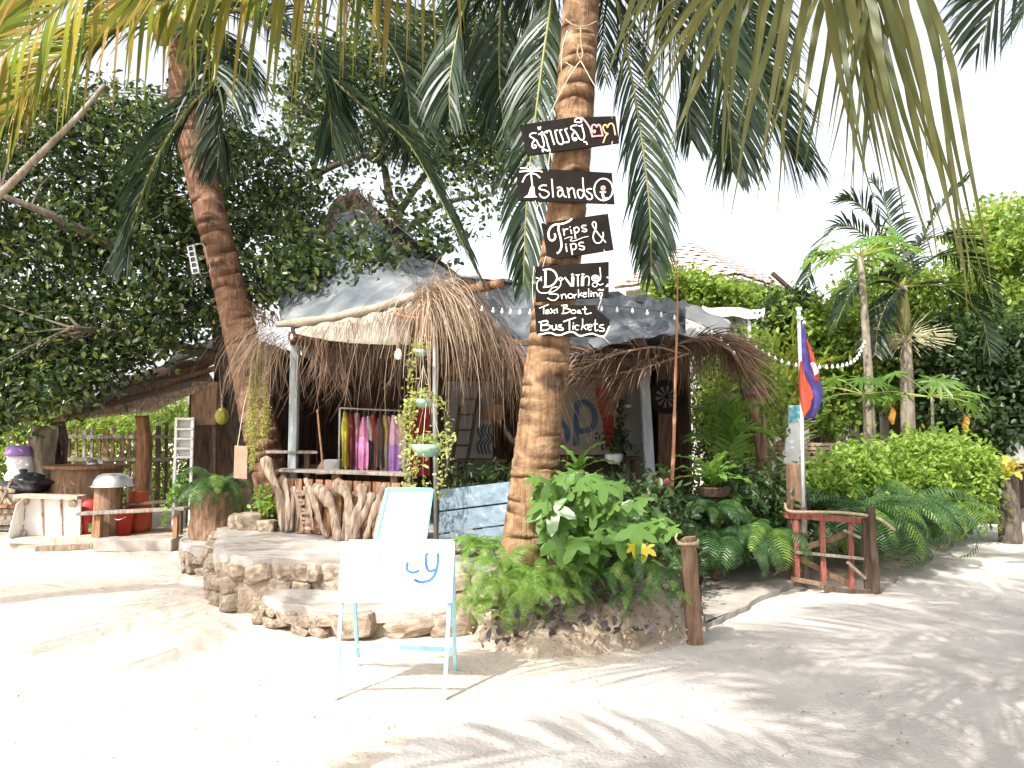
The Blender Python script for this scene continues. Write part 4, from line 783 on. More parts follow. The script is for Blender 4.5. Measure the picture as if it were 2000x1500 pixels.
D = [([(515, 893, -.03), (530, 930, -.05), (548, 975, -.05), (552, 1040, -.05)], .055), ([(551, 930, -.06), (560, 965, -.07), (563, 1000, -.08), (558, 1041, -.08)], .035), ([(572, 950, -.03), (572, 990, -.04), (568, 1036, -.05)], .022), ([(576, 960, -.03), (582, 1000, -.04), (580, 1034, -.05)], .016),
     ([(596, 934, -.04), (612, 975, -.08), (625, 1020, -.1), (638, 1052, -.12)], .038), ([(612, 948, -.08), (640, 975, -.12), (653, 1010, -.17), (661, 1062, -.22)], .062), ([(650, 945, -.06), (675, 960, -.1), (682, 1000, -.16), (673, 1062, -.22)], .06), ([(706, 945, -.06), (708, 975, -.08), (693, 1010, -.14), (676, 1062, -.22)], .05), ([(728, 962, -.06), (718, 990, -.1), (700, 1025, -.15), (688, 1058, -.2)], .045),
     ([(752, 945, -.05), (738, 980, -.08), (725, 1015, -.12), (712, 1056, -.16)], .04), ([(756, 960, -.04), (742, 1000, -.06), (730, 1052, -.1)], .025)]
for i, (p, r) in enumerate(D): drift(p, r, seed=i)
for i in range(9):                                   # little slatted rack
    y = 958 + i * 9.0; x = 590 + i * 1.8; a = at(x - 11, y, cl(x, -.09)); b = at(x + 12, y + 4 * (-1) ** i, cl(x, -.09)); mb = MB(); mb.bar(a, b, .03, .015); mb.build('slat', 'drift', CN)
drift([(574, 950, -.08), (585, 995, -.09), (592, 1040, -.11)], .018, seed=21); drift([(594, 950, -.08), (606, 995, -.09), (612, 1036, -.11)], .018, seed=22)
drift([(636, 958, -.02), (690, 966, -.02), (760, 975, -.02)], .03, seed=23); 
mb = MB(); A = [at(518, 892, 8.75), at(620, 886, 8.6), at(618, 879, 9.1), at(520, 884, 9.1)]; zz = sum(p.z for p in A) / 4; mb.prism([Vector((p.x, p.y, zz)) for p in A], (0, 0, .03)); mb.build('side_shelf', 'greywood', CN, bevel=.005)
mb = MB(); a = at(600, 889, 8.95); mb.bar((a.x, a.y, PZ), (a.x, a.y, zz), .06); mb.build('leg', 'brownwood', CN)
# ---------- clothes rail and garments
YC = 9.15
T = thing('clothes_rail', 'thin rail behind the counter with garments hanging from it', 'clothes rail', at(730, 1010, YC)); a = at(664, 797, YC); b = at(802, 803, YC); mb = MB()
mb.tube([a, b], .012, 8); mb.build('rail', 'metal', T)
for q in (a, b): mb = MB(); mb.tube([Vector((q.x, q.y, PZ)), q], .014, 8); mb.build('upright', 'metal', T)
def garment(label, x0, x1, y0, y1, col, cat='dress', taper=.5, col2=None, seed=0, dY=0, name='hanging_garment', split=.5):
    Y = YC + dY; c = at((x0 + x1) / 2, y0, Y); T = thing(name, label, cat, at((x0 + x1) / 2, y1, Y), 'clothes on the rail'); r = random.Random(seed); nu, nv = 9, 14
    def sheetp(v0, v1, cc, nm):
        mb = MB()
        for sgn in (-1, 1):
            rows = []
            for j in range(nv):
                v = v0 + (v1 - v0) * j / (nv - 1); y = y0 + (y1 - y0) * v; wd = taper + (1 - taper) * min(1, v * 4) ; row = []
                for i in range(nu):
                    u = i / (nu - 1) - .5; p = at((x0 + x1) / 2 + u * (x1 - x0) * wd * (1 + .08 * math.sin(v * 7 + seed)), y + 4 * math.sin(u * 9 + seed) * v, Y)
                    p.y += sgn * (.05 * (1 - (2 * u) ** 2) + .004) + .03 * math.sin(u * 14 + seed + 2 * v) * v; row.append(p)
                rows.append(row)
            mb.grid(rows)
        return mb.build(nm, plain('fabric_%s_%d' % (nm, seed), cc, .9, var=.22, scale=60, bump=.15), T, smooth=True)
    sheetp(0, split if col2 else 1, col, 'cloth')
    if col2: sheetp(split, 1, col2, 'lower_cloth')
    mb = MB(); top = Vector((c.x, YC, at(730, 800, YC).z)); mb.tube(smooth_pts([top + Vector((0, .015, .0)), top + Vector((0, 0, .018)), top + Vector((0, -.015, 0)), Vector((c.x, Y, c.z + .01))], 8), .003, 5); mb.build('hanger', 'metal', T)
G = [('mustard yellow scarf hanging at the end of the rail', 667, 681, 806, 914, (.42, .36, .04), 'scarf', .6, None), ('dark wine red dress on the rail', 679, 693, 806, 918, (.14, .03, .03), 'dress', .6, None), ('dusty pink patterned long dress on the rail', 690, 704, 808, 920, (.42, .24, .26), 'dress', .6, (.34, .16, .34)),
     ('bright pink sleeved dress on the rail', 702, 717, 812, 918, (.75, .26, .48), 'dress', .35, None), ('white top over dark green trousers on one hanger', 712, 727, 813, 920, (.68, .66, .60), 'clothes set', .5, (.02, .08, .075)), ('red and brown dress on the rail', 722, 737, 812, 922, (.42, .06, .05), 'dress', .5, (.16, .06, .06)),
     ('dark brown long skirt on the rail', 735, 749, 815, 923, (.10, .07, .055), 'skirt', .6, None), ('tan and ochre dress on the rail', 744, 759, 812, 926, (.45, .34, .12), 'dress', .5, (.40, .36, .24)), ('white and blush blouse on the rail', 752, 768, 812, 924, (.72, .58, .60), 'blouse', .45, (.62, .42, .46)),
     ('lilac dress hanging on the rail', 763, 778, 811, 927, (.72, .42, .58), 'dress', .5, (.50, .24, .62)), ('peach and white dress at the right of the rail', 772, 791, 810, 925, (.78, .56, .46), 'dress', .5, (.72, .58, .56))]
for i, (lb, x0, x1, y0, y1, c, ct, tp, c2) in enumerate(G): garment(lb, x0 - (i * 7 % 4), x1 + (i * 5 % 4), y0 + (i * 3 % 5) - 2, y1 - [0, 6, 2, 0, 14, 0, 9, 3, 18, 0, 7][i], c, ct, tp * .8, c2, i, (.05 * (i % 3) - .05))
mb = MB(); A = at(800, 930, 9.0); B = at(840, 790, 9.0); rows = [[Vector((A.x + (B.x - A.x) * i / 8, 9.0 + .03 * math.sin(i * 1.9 + j * .3), A.z + (B.z - A.z) * j / 8)) for i in range(9)] for j in range(9)]; mb.grid(rows)
single('hanging_cloth', mb, plain('deep_red_cloth', (.20, .015, .02), .9), 'deep red cloth hanging behind the trailing plants', 'cloth', (A.x, 9, A.z), smooth=True)
# things on the counter and inside
T = thing('broom', 'wooden handled broom leaning inside the hut', 'broom', at(630, 908, 9.6)); mb = MB(); mb.tube([at(630, 905, 9.6), at(620, 800, 9.8)], .014, 7); mb.build('handle', 'tanwood', T); mb = MB(); mb.lathe([(.10, -.14), (.06, -.03), (.02, .03)], at(631, 905, 9.6), 9); mb.build('head', 'dryleaf', T)
mb = MB(); mb.box(at(652, 908, 9.5), (.22, .2, .14)); single('storage_box', mb, 'wallgrey', 'plain grey storage box inside the hut behind the counter', 'box', at(652, 920, 9.5), bevel=.008)
mb = MB(); mb.box((0, 0, 0), (.01, .01, .01))
for nm, lb, px0, px1, py0, py1, Y, mat in [('inner_table', 'dark low table inside the hut beneath the mural', 1090, 1250, 895, 960, 10.2, 'darkwood'), ('back_bench', 'dark timber bench inside the hut below the wavy painting', 890, 990, 900, 960, 10.2, 'darkwood'), ('inner_shelf', 'dark shelf unit at the left inside of the hut', 590, 660, 912, 960, 9.9, 'darkwood')]:
    a = at(px0, py0, Y); b = at(px1, py0, Y); T = thing(nm, lb, 'table' if 'table' in nm else 'bench' if 'bench' in nm else 'shelf', ((a.x + b.x) / 2, Y, PZ)); mb = MB(); mb.box(((a.x + b.x) / 2, Y + .2, a.z), (b.x - a.x, .5, .04)); mb.build('top', mat, T)
    for sx in (a.x + .05, b.x - .05):
        for sy in (Y, Y + .4): mb = MB(); mb.bar((sx, sy, PZ), (sx, sy, a.z - .02), .05); mb.build('leg', mat, T)
T = thing('step_ladder', 'dark wooden step ladder standing inside the hut', 'ladder', gz(915, 950, PZ)); 
for a, b in [((876, 948, 10.5), (905, 752, 10.7)), ((902, 955, 10.4), (940, 748, 10.7))]: mb = MB(); mb.bar(at(*a), at(*b), .055, .03); mb.build('rail', 'darkwood', T)
for i in range(6): y = 780 + i * 30; mb = MB(); mb.bar(at(901 - i * 4.4, y, 10.65), at(934 - i * 5.5, y, 10.6), .03, .05); mb.build('rung', 'darkwood', T)
T = thing('white_pot', 'white round pot with a plant inside the hut', 'plant pot', at(1199, 905, 10.1)); mb = MB(); mb.lathe([(.07, 0), (.12, .05), (.13, .12), (.11, .15), (.10, .13)], at(1199, 906, 10.1), 18, cap=True); mb.build('pot', 'white', T, smooth=True)
V, F = leaves(cloud([at(1202, 862, 10.1)], 160, (.12, .08, .14)), .09, .035); o = link('foliage', np_mesh('foliage', V - np.array(OFF[T.name]), F, M['treeleafD']), T)
T = thing('hanging_vine', 'dark leafy vine hanging beside the red mural stroke', 'plant', at(1216, 890, 10.5)); V, F = leaves(np.array([tuple(at(1212 + R.gauss(0, 6), R.uniform(745, 890), 10.5)) for _ in range(420)]), .05, .03); link('foliage', np_mesh('foliage', V - np.array(OFF[T.name]), F, M['treeleafD']), T)
# ---------- blue planks
T = thing('blue_plank_screen', 'weathered blue plank screen between the pole and the big palm', 'fence', gz(925, 1050, PZ))
for i, (yl0, yr0, yl1, yr1) in enumerate([(957, 940, 998, 980), (1001, 983, 1042, 1022), (1045, 1025, 1075, 1062)]):
    q = [at(858, yl1, 7.7), at(1000, yr1, 7.1), at(1003, yr0, 7.1), at(858, yl0, 7.7)]; mb = MB(); mb.prism(q, (.01, .035, 0)); mb.build('plank', 'bluewood', T, bevel=.005)
for x, Y in ((872, 7.68), (985, 7.25)): mb = MB(); a = at(x, 940, Y); mb.bar((a.x, a.y + .06, PZ - .2), (a.x, a.y + .06, at(x, 955, Y).z), .06); mb.build('post', 'greywood', T)
# ---------- hanging planters
def strandleaves(name, T, strands, per, L, Wd, mat, sig=.035, stem=True):
    P = []; mb = MB()
    for s in strands:
        Q = smooth_pts([at(*p) for p in s], 26); mb.tube(Q, .0025, 4)
        for _ in range(per): u = R.uniform(0, 25); k = min(24, int(u)); q = Q[k].lerp(Q[k + 1], u - k); P.append((q.x + R.gauss(0, sig), q.y + R.gauss(0, sig), q.z + R.gauss(0, sig * .5)))
    V, F = leaves(np.array(P), L, Wd, up=.4, down=.5); link(name, np_mesh(name, V - np.array(OFF[T.name]), F, M[mat]), T)
    if stem: mb.build('stems', 'rachis', T)
def planter(label, px, py, Y, r, vines, per=26, bowl='bowlteal', leaf='trail'):
    c = at(px, py, Y); T = thing('hanging_planter', label, 'hanging planter', c - Vector((0, 0, r * .75))); mb = MB(); h = r * .8
    mb.lathe([(.02, -h), (r * .55, -h * .9), (r * .85, -h * .5), (r, 0), (r * .93, 0), (r * .78, -h * .45), (r * .4, -h * .75), (.01, -h * .8)], c, 22, cap=False); mb.build('bowl', bowl, T, smooth=True)
    mb = MB(); top = at(px + 2, 600, Y - .02); n = 0
    for k in range(3): a = k * 2.1 + .4; mb.tube([c + Vector((math.cos(a) * r, math.sin(a) * r, 0)), Vector((c.x, c.y, c.z + r * 3.2))], .003, 4)
    mb.build('cord', 'twine', T); strandleaves('foliage', T, vines, per, .05, .026, leaf)
    P = cloud([c + Vector((0, 0, .03))], 130, (r * .55, r * .5, .05)); V, F = leaves(P, .055, .028); link('foliage', np_mesh('foliage', V - np.array(OFF[T.name]), F, M[leaf]), T)
planter('small teal hanging bowl high under the eave', 822, 684, 7.5, .085, [[(806, 690, 7.45), (800, 720, 7.42), (798, 760, 7.42)], [(812, 695, 7.43), (806, 730, 7.42), (806, 790, 7.42)]])
planter('middle hanging bowl hidden in pale trailing leaves', 826, 780, 7.45, .11, [[(803, 780, 7.4), (793, 820, 7.38), (790, 900, 7.38)], [(812, 790, 7.36), (800, 840, 7.36), (796, 945, 7.36)], [(848, 780, 7.36), (866, 800, 7.36), (872, 860, 7.36)], [(806, 780, 7.36), (788, 800, 7.38), (786, 840, 7.38)], [(802, 780, 7.4), (800, 830, 7.36), (803, 880, 7.36)]], 60)
planter('large pale teal hanging bowl with trailing vines beside the metal pole', 833, 868, 7.4, .165, [[(803, 870, 7.3), (798, 920, 7.28), (800, 985, 7.28)], [(866, 868, 7.3), (874, 900, 7.28), (866, 960, 7.28)], [(812, 878, 7.24), (806, 930, 7.24), (812, 975, 7.24)], [(858, 870, 7.22), (864, 920, 7.22), (860, 978, 7.22)], [(828, 884, 7.2), (826, 920, 7.2), (830, 985, 7.2)], [(868, 866, 7.3), (878, 850, 7.3), (880, 880, 7.3)]], 34)
T = thing('hanging_moss', 'long pale green moss hanging from the hut corner beside the palm', 'plant', at(492, 940, 8.15)); strandleaves('foliage', T, [[(505 + R.uniform(-10, 12), 680, 8.15), (496 + R.uniform(-12, 10), 760, 8.15), (490 + R.uniform(-8, 10), R.uniform(850, 935), 8.15)] for _ in range(15)] + [[(515, 700, 8.15), (520, 800, 8.15), (518 + R.uniform(-8, 8), R.uniform(830, 880), 8.15)] for _ in range(6)], 150, .032, .012, 'mosscol', .02)
T = thing('hanging_board', 'terracotta coloured board hanging on a cord beside the left palm', 'board', at(468, 935, 8.2)); mb = MB(); mb.prism([at(456, 934, 8.2), at(482, 936, 8.15), at(483, 872, 8.15), at(458, 870, 8.2)], (0, .025, 0)); mb.build('board', 'terracotta', T, bevel=.004); mb = MB(); mb.tube([at(464, 871, 8.2), at(475, 800, 8.2), at(500, 690, 8.2)], .004, 5); mb.build('cord', 'twine', T)
# ================================================ SANDWICH BOARD
f = lambda px, py, Y: at(px, py, Y)
T = thing('sandwich_board', 'white sandwich board with faded blue letters on light blue legs', 'sandwich board', gz(770, 1365))
fl, frr = gz(655, 1366), gz(868, 1366); bl, br = gz(700, 1300), gz(889, 1312); tl_, trr = at(675, 1060, 4.72), at(884, 1061, 4.72)
trr.z = tl_.z = (tl_.z + trr.z) / 2
for nm, a, b in [('leg', fl, tl_), ('leg', frr, trr), ('leg', bl, tl_ + Vector((.02, .06, 0))), ('leg', br, trr + Vector((-.005, .06, 0)))]: mb = MB(); mb.bar(a, b, .026, .02); mb.build(nm, 'bluepaint', T, bevel=.003)
def lerpz(a, b, z): return a.lerp(b, (z - a.z) / (b.z - a.z))
for a, b, c, d, z in [(fl, tl_, frr, trr, .23), (bl, tl_, br, trr, .17)]:
    mb = MB(); mb.bar(lerpz(a, b, z), lerpz(c, d, z), .03, .016); mb.build('rail', 'bluepaint', T, bevel=.002)
zb = .585
q = [lerpz(fl, tl_, zb), lerpz(frr, trr, zb), trr, tl_]; nrm = (q[1] - q[0]).cross(q[3] - q[0]).normalized(); nrm = nrm if nrm.y < 0 else -nrm
ex = (q[1] - q[0]).normalized() * .018; q = [q[0] - ex, q[1] + ex, q[2] + ex + Vector((0, 0, .01)), q[3] - ex + Vector((0, 0, .01))]; fq = [p + nrm * .022 for p in q]
mb = MB(); mb.prism(fq, nrm * .014); mb.build('front_panel', 'white', T, bevel=.002)
q2 = [lerpz(bl, tl_ + Vector((.02, .06, 0)), zb), lerpz(br, trr + Vector((0, .06, 0)), zb), trr + Vector((0, .06, .01)), tl_ + Vector((0, .06, .01))]; mb = MB(); mb.prism([p + Vector((0, .02, 0)) for p in q2], (0, .014, 0)); mb.build('back_panel', 'white', T, bevel=.002)
def board_stroke(lines, w, mat, name='lettering'):
    g = zs(670, 1050, 8.696); mb = MB(); o = fq[0] + nrm * .018; X = (fq[1] - fq[0]).normalized(); Y2 = X.cross(nrm); Y2 = Y2 if Y2.z > 0 else -Y2
    for i, s in enumerate(lines):
        pl = []
        for p in s:
            d = ray(*g(p)); t = (o - CAM).dot(nrm) / d.dot(nrm); h = CAM + d * t - o; pl.append((h.dot(X), h.dot(Y2)))
        stroke(mb, pl, w / 8.696 * 4.6 / FPX, o, X, Y2, nrm, .0006 * i)
    mb.build(name, mat, T)
pb = plain('faded_blue_lettering', (.05, .14, .36), .7); pp = plain('faded_pink_lettering', (.42, .20, .28), .7); pt = plain('faded_grey_lettering', (.22, .34, .36), .7)
board_stroke([[(1440, 275), (1410, 300), (1410, 450), (1440, 550), (1500, 570), (1560, 540)], [(1615, 275), (1605, 450), (1560, 620), (1480, 715), (1400, 745), (1300, 752), (1215, 715)], [(1095, 430), (1080, 520), (1120, 575), (1200, 590), (1280, 562)]], 44, pb)
board_stroke([ell(1310, 742, 68, 78, -100, 110, 10)], 20, pp); board_stroke([[(830, 660), (930, 565), (1060, 620)]], 12, pp); board_stroke([[(625, 250), (620, 430)]], 26, pt)
# leaning framed board on the platform
T = thing('framed_board', 'blank white board in a turquoise frame leaning against the counter', 'board', gz(790, 1058, PZ)); Y = 6.95
q = [at(733, 1056, Y - .1), at(830, 1058, Y - .1), at(844, 956, Y + .22), at(757, 955, Y + .22)]; mb = MB(); mb.prism(q, (0, .012, -.004)); mb.build('panel', 'white', T)
for i in range(4): a, b = q[i], q[(i + 1) % 4]; mb = MB(); mb.bar(a + Vector((0, -.008, 0)), b + Vector((0, -.008, 0)), .034, .03 + .003 * (i % 2)); mb.build('frame', 'tealpaint', T, bevel=.003)
mb = MB(); mb.bar(at(742, 1058, Y - .06), at(752, 1004, Y + .2), .02); mb.build('strut', 'tealpaint', T)
# sandals on the platform edge
for i, (x, y, a) in enumerate([(896, 1080, .5), (926, 1085, .2)]):
    c = gz(x, y, PZ + .01); T = thing('sandal', 'dark thong sandal lying on the platform edge', 'sandal', c, 'pair of sandals'); rot = Matrix.Rotation(a, 3, 'Z'); mb = MB(); out = [(.13 * math.cos(t) , .048 * math.sin(t) * (1 + .2 * math.cos(t))) for t in [2 * math.pi * k / 18 for k in range(18)]]
    mb.prism([c + rot @ Vector((u, v, 0)) for u, v in out], (0, 0, .018)); mb.build('sole', 'cable', T, bevel=.004); mb = MB()
    for s in (-1, 1): mb.tube(smooth_pts([c + rot @ Vector((.07, 0, .02)), c + rot @ Vector((.03, .025 * s, .05)), c + rot @ Vector((-.03, .042 * s, .018))], 8), .006, 6)
    mb.build('strap', 'brownwood', T)
# ================================================ PLANTS
def fernfrond(L, n, plen, pw, droop, seed, mat):
    """frond along +X from origin, arching; returns a mesh"""
    r = random.Random(seed); mb = MB(); p = Vector(); a = math.radians(62); pts = [p.copy()]; m = 12
    for i in range(m): a -= droop / m * (1 + i / m); p = p + Vector((math.cos(a), 0, math.sin(a))) * L / m; pts.append(p.copy())
    P = smooth_pts(pts, n); mb.tube(P[::4] + [P[-1]], [.004 * (1 - .7 * i / (len(P[::4]))) for i in range(len(P[::4]) + 1)], 4)
    for i in range(2, n):
        t = i / (n - 1); T_ = (P[min(i + 1, n - 1)] - P[i - 1]).normalized(); N = Vector((0, 1, 0)).cross(T_); N = N if N.z > 0 or abs(T_.x) < .2 else -N
        l = plen * math.sin(math.pi * min(1, t * .86 + .14)) ** .7 * r.uniform(.85, 1.1)
        if t > .97: l *= .5
        for s in (-1, 1):
            d = (Vector((0, s, 0)) * .92 + T_ * .35 - N * .12 + Vector((0, 0, -.12))).normalized(); q = T_ - d * T_.dot(d); q.normalize(); q = (q * .95 + N * r.uniform(-.3, .3)).normalized() * pw * .5
            a0 = P[i]; mb.strip([a0, a0 + d * l * .5 + N * l * .05, a0 + d * l - Vector((0, 0, l * .15))], [q * .8, q, q * .15])
    return mb.mesh('frond', M[mat])
FR = {m: [fernfrond(1, 32, .15, .018, dr, k, m) for k, dr in enumerate((1.5, 2.0, 2.5))] for m in ('fern', 'ferndark')}
def fern(loc, n, L, mat, label, group, azs=(0, 360), tilt=.25, mix=None, droops=(0, 1, 2)):
    T = thing('sword_fern', label, 'fern', loc, group)
    for i in range(n):
        az = math.radians(azs[0] + (azs[1] - azs[0]) * (i + R.uniform(0, .9)) / n); l = L * R.uniform(.6, 1.15); mm = mix if mix and R.random() < .3 else mat
        mw = Matrix.Translation(Vector(loc) + Vector((R.uniform(-.05, .05), R.uniform(-.05, .05), 0))) @ Matrix.Rotation(az, 4, 'Z') @ Matrix.Rotation(R.uniform(-tilt, tilt * 1.4), 4, 'Y') @ Matrix.Rotation(R.uniform(-.3, .3), 4, 'X') @ Matrix.Diagonal((l, l * R.uniform(.8, 1.2), l, 1))
        inst('frond', FR[mm][R.choice(droops)], T, mw)
    return T
gA = 'ferns round the palm foot'
for q_, (px, py, Y, n, L, m) in enumerate([(955, 1075, 6.5, 16, .50, 'fern'), (1000, 1120, 6.0, 18, .55, 'fern'), (1060, 1130, 5.8, 16, .55, 'fern'), (950, 1180, 5.75, 16, .42, 'fern'), (1095, 1165, 5.75, 14, .45, 'fern'), (1000, 1195, 5.65, 12, .36, 'fern'), (935, 1040, 6.7, 14, .5, 'fern'), (1030, 1165, 5.6, 16, .5, 'fern'), (970, 1140, 5.75, 16, .5, 'fern')]):
    p = at(px, py, Y); p.z = max(.18, min(p.z, .62)); fern(p, n, L, m, 'bright green sword fern ' + ['between the blue planks and the sign palm', 'in front of the sign palm trunk', 'below the lobed leaf shrub at the palm foot', 'beside the stone step edge', 'under the pale lobed leaves nearest the soil edge', 'low on the soil bed over the purple leaves', 'tall against the blue plank screen', 'spilling over the front of the soil bed', 'next to the sandwich board at the bed corner'][q_], gA)
gB = 'ferns by the roped post'
for q_, (px, py, Y, n, L) in enumerate([(1180, 1130, 5.9, 14, .5), (1250, 1110, 5.9, 14, .55), (1300, 1120, 5.8, 12, .5), (1230, 1170, 5.7, 10, .36), (1310, 1160, 5.65, 10, .42)]):
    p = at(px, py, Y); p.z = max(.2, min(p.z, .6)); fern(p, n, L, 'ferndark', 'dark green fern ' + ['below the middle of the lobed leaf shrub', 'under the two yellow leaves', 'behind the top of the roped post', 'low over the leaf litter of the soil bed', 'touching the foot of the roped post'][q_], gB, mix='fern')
gC = 'ferns along the path'
for q_, (px, py, Y, n, L, z) in enumerate([(1390, 1050, 7.7, 22, .75, .5), (1450, 1060, 7.6, 22, .8, .5), (1500, 1030, 7.9, 22, .8, .55), (1420, 985, 8.3, 20, .75, .8), (1560, 1000, 8.4, 20, .8, .55), (1360, 1000, 8.2, 18, .7, .75), (1400, 1000, 7.75, 18, .6, .8)]):
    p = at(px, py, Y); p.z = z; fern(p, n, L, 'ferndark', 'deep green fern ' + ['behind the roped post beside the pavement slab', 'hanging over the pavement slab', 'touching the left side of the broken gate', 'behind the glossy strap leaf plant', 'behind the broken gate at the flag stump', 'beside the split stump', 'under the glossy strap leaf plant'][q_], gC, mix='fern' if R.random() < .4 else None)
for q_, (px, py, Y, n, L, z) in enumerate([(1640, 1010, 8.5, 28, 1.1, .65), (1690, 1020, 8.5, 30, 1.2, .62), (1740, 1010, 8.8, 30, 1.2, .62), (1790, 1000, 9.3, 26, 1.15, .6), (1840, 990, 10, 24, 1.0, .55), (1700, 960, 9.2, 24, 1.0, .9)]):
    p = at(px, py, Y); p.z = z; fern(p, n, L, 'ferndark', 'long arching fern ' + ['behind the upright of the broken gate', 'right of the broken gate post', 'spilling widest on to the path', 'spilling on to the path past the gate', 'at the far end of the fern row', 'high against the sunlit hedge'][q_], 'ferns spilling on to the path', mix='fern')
# soil core hidden under ferns: low leafy ground cover
def shrub(name, label, cat, base, poly, n, per, y0, y1, L, Wd, mat, sig=.16, group=None, stems=6, bark='bark', up=.8):
    T = thing(name, label, cat, base, group); C = polypts(poly, n, y0, y1); P = cloud(C, per, (sig, sig, sig * .8)); P = P[P[:, 2] > base[2] + .02] if len(base) > 2 else P
    V, F = leaves(P, L, Wd, up=up); link('foliage', np_mesh('foliage', V - np.array(OFF[T.name]), F, M[mat]), T)
    mb = MB()
    for k in range(stems):
        q = Vector(R.choice(C)); b = Vector(base); mb.tube(smooth_pts([b + Vector((R.uniform(-.1, .1), R.uniform(-.1, .1), -.05)), b.lerp(q, .5) + Vector((R.uniform(-.1, .1), R.uniform(-.1, .1), .1)), q], 7), [.02 - .0022 * i for i in range(7)], 5)
    mb.build('stems', bark, T, kind='stuff'); return T
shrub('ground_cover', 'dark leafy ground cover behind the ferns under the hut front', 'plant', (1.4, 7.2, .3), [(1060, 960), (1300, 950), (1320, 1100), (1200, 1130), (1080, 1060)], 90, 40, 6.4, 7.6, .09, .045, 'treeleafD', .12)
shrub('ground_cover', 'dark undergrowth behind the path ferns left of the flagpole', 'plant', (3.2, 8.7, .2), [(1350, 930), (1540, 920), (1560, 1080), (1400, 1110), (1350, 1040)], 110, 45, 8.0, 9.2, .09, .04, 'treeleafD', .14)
# lobed leaf shrub
def lobed(lobes, mat, name='leaf', curl=.12, width=.17, sinus=.34):
    """palmate leaf in the XY plane, stalk at origin, pointing +X, unit size"""
    mb = MB(); out = []
    for k, (a, l) in enumerate(lobes):
        a = math.radians(a); prev = math.radians(lobes[k - 1][0]) if k else a - .5; nxt = math.radians(lobes[k + 1][0]) if k < len(lobes) - 1 else a + .5
        if k == 0: out.append((.16, a - .55))
        w = width; out += [(l * .55, a - w * 1.0), (l * .8, a - w * .55), (l, a), (l * .8, a + w * .55), (l * .55, a + w * 1.0)]
        out.append((sinus * min(l, lobes[min(k + 1, len(lobes) - 1)][1]) if k < len(lobes) - 1 else .16, (a + nxt) / 2 if k < len(lobes) - 1 else a + .55))
    vs = [Vector((0, 0, 0))] + [Vector((.0 + r * math.cos(a), r * math.sin(a), -curl * r * r - .05 * abs(math.sin(a * 3)) * r)) for r, a in out]
    n = len(out); mb.add(vs, [(0, i + 1, i + 2) for i in range(n - 1)] + [(0, n, 1)]); return mb.mesh(name, M[mat])
LB = [(-112, .5), (-56, .82), (0, 1), (56, .82), (112, .5)]; CH = lobed(LB, 'chaya', width=.36, sinus=.52); CHY = lobed(LB, 'yellowleaf', width=.36, sinus=.52)
def chaya(label, poly, n, y0, y1, size, base, special=()):
    T = thing('lobed_leaf_shrub', label, 'shrub', base); mb = MB()
    for i in range(n):
        p = polypts(poly, 1, y0, y1)[0]; me = CH; s = size * R.uniform(.6, 1.15)
        if i < len(special): p = at(*special[i][:3]); s = special[i][3]; me = CHY if len(special[i]) > 4 else CH
        az = R.uniform(0, 6.28); az = -math.pi / 2 + R.gauss(0, .9); tl = R.uniform(.35, 1.25)
        mw = Matrix.Translation(p) @ Matrix.Rotation(az, 4, 'Z') @ Matrix.Rotation(tl, 4, 'Y') @ Matrix.Rotation(R.uniform(-.35, .35), 4, 'X') @ Matrix.Diagonal((s, s, s, 1)); inst('leaf', me, T, mw)
        b = Vector(base) + Vector((R.uniform(-.2, .2), R.uniform(-.1, .2), 0)); mid = Vector((p.x * .85 + b.x * .15, p.y + .1, p.z - .05))
        if i % 3 == 0: mb.tube(smooth_pts([b, b.lerp(p, .55) + Vector((0, .08, .05)), p + Vector((0, .03, .02)), p], 8), .006, 4)
    mb.build('stems', 'bark', T); return T
chaya('shrub with large pale lobed leaves beside the palm trunk', [(1045, 930), (1140, 915), (1240, 950), (1310, 1010), (1315, 1080), (1200, 1090), (1120, 1120), (1060, 1040)], 165, 5.75, 6.4, .19, at(1140, 1150, 6.1),
      [(1075, 945, 5.8, .3), (1082, 985, 5.75, .27), (1150, 960, 5.8, .25), (1092, 1050, 5.7, .25), (1125, 1055, 5.7, .25), (1240, 1030, 5.75, .26), (1210, 1045, 5.75, .25), (1060, 975, 5.8, .22), (1235, 1066, 5.65, .11, 1), (1262, 1068, 5.65, .14, 1), (1095, 930, 5.85, .2), (1070, 1010, 5.75, .2)])
for i, (px, py, Y, n) in enumerate([(990, 1215, 5.6, 30), (1085, 1200, 5.6, 30), (1030, 1190, 5.65, 20), (1170, 1220, 5.6, 12), (1240, 1215, 5.65, 14)]):
    p = at(px, py, Y); p.z = max(.08, min(.32, p.z)); T = thing('purple_leaf_plant', 'small dark purple leaved plant ' + ['at the soil corner near the sandwich board', 'under the bright ferns at the bed front', 'between two bright ferns', 'on bare soil in the middle of the bed', 'on bare soil near the roped post'][i], 'plant', p - Vector((0, 0, .08)), 'small purple plants'); V, F = leaves(cloud([p], n, (.09, .07, .07)), .09, .055); link('foliage', np_mesh('foliage', V - np.array(OFF[T.name]), F, M['purpleleaf']), T)
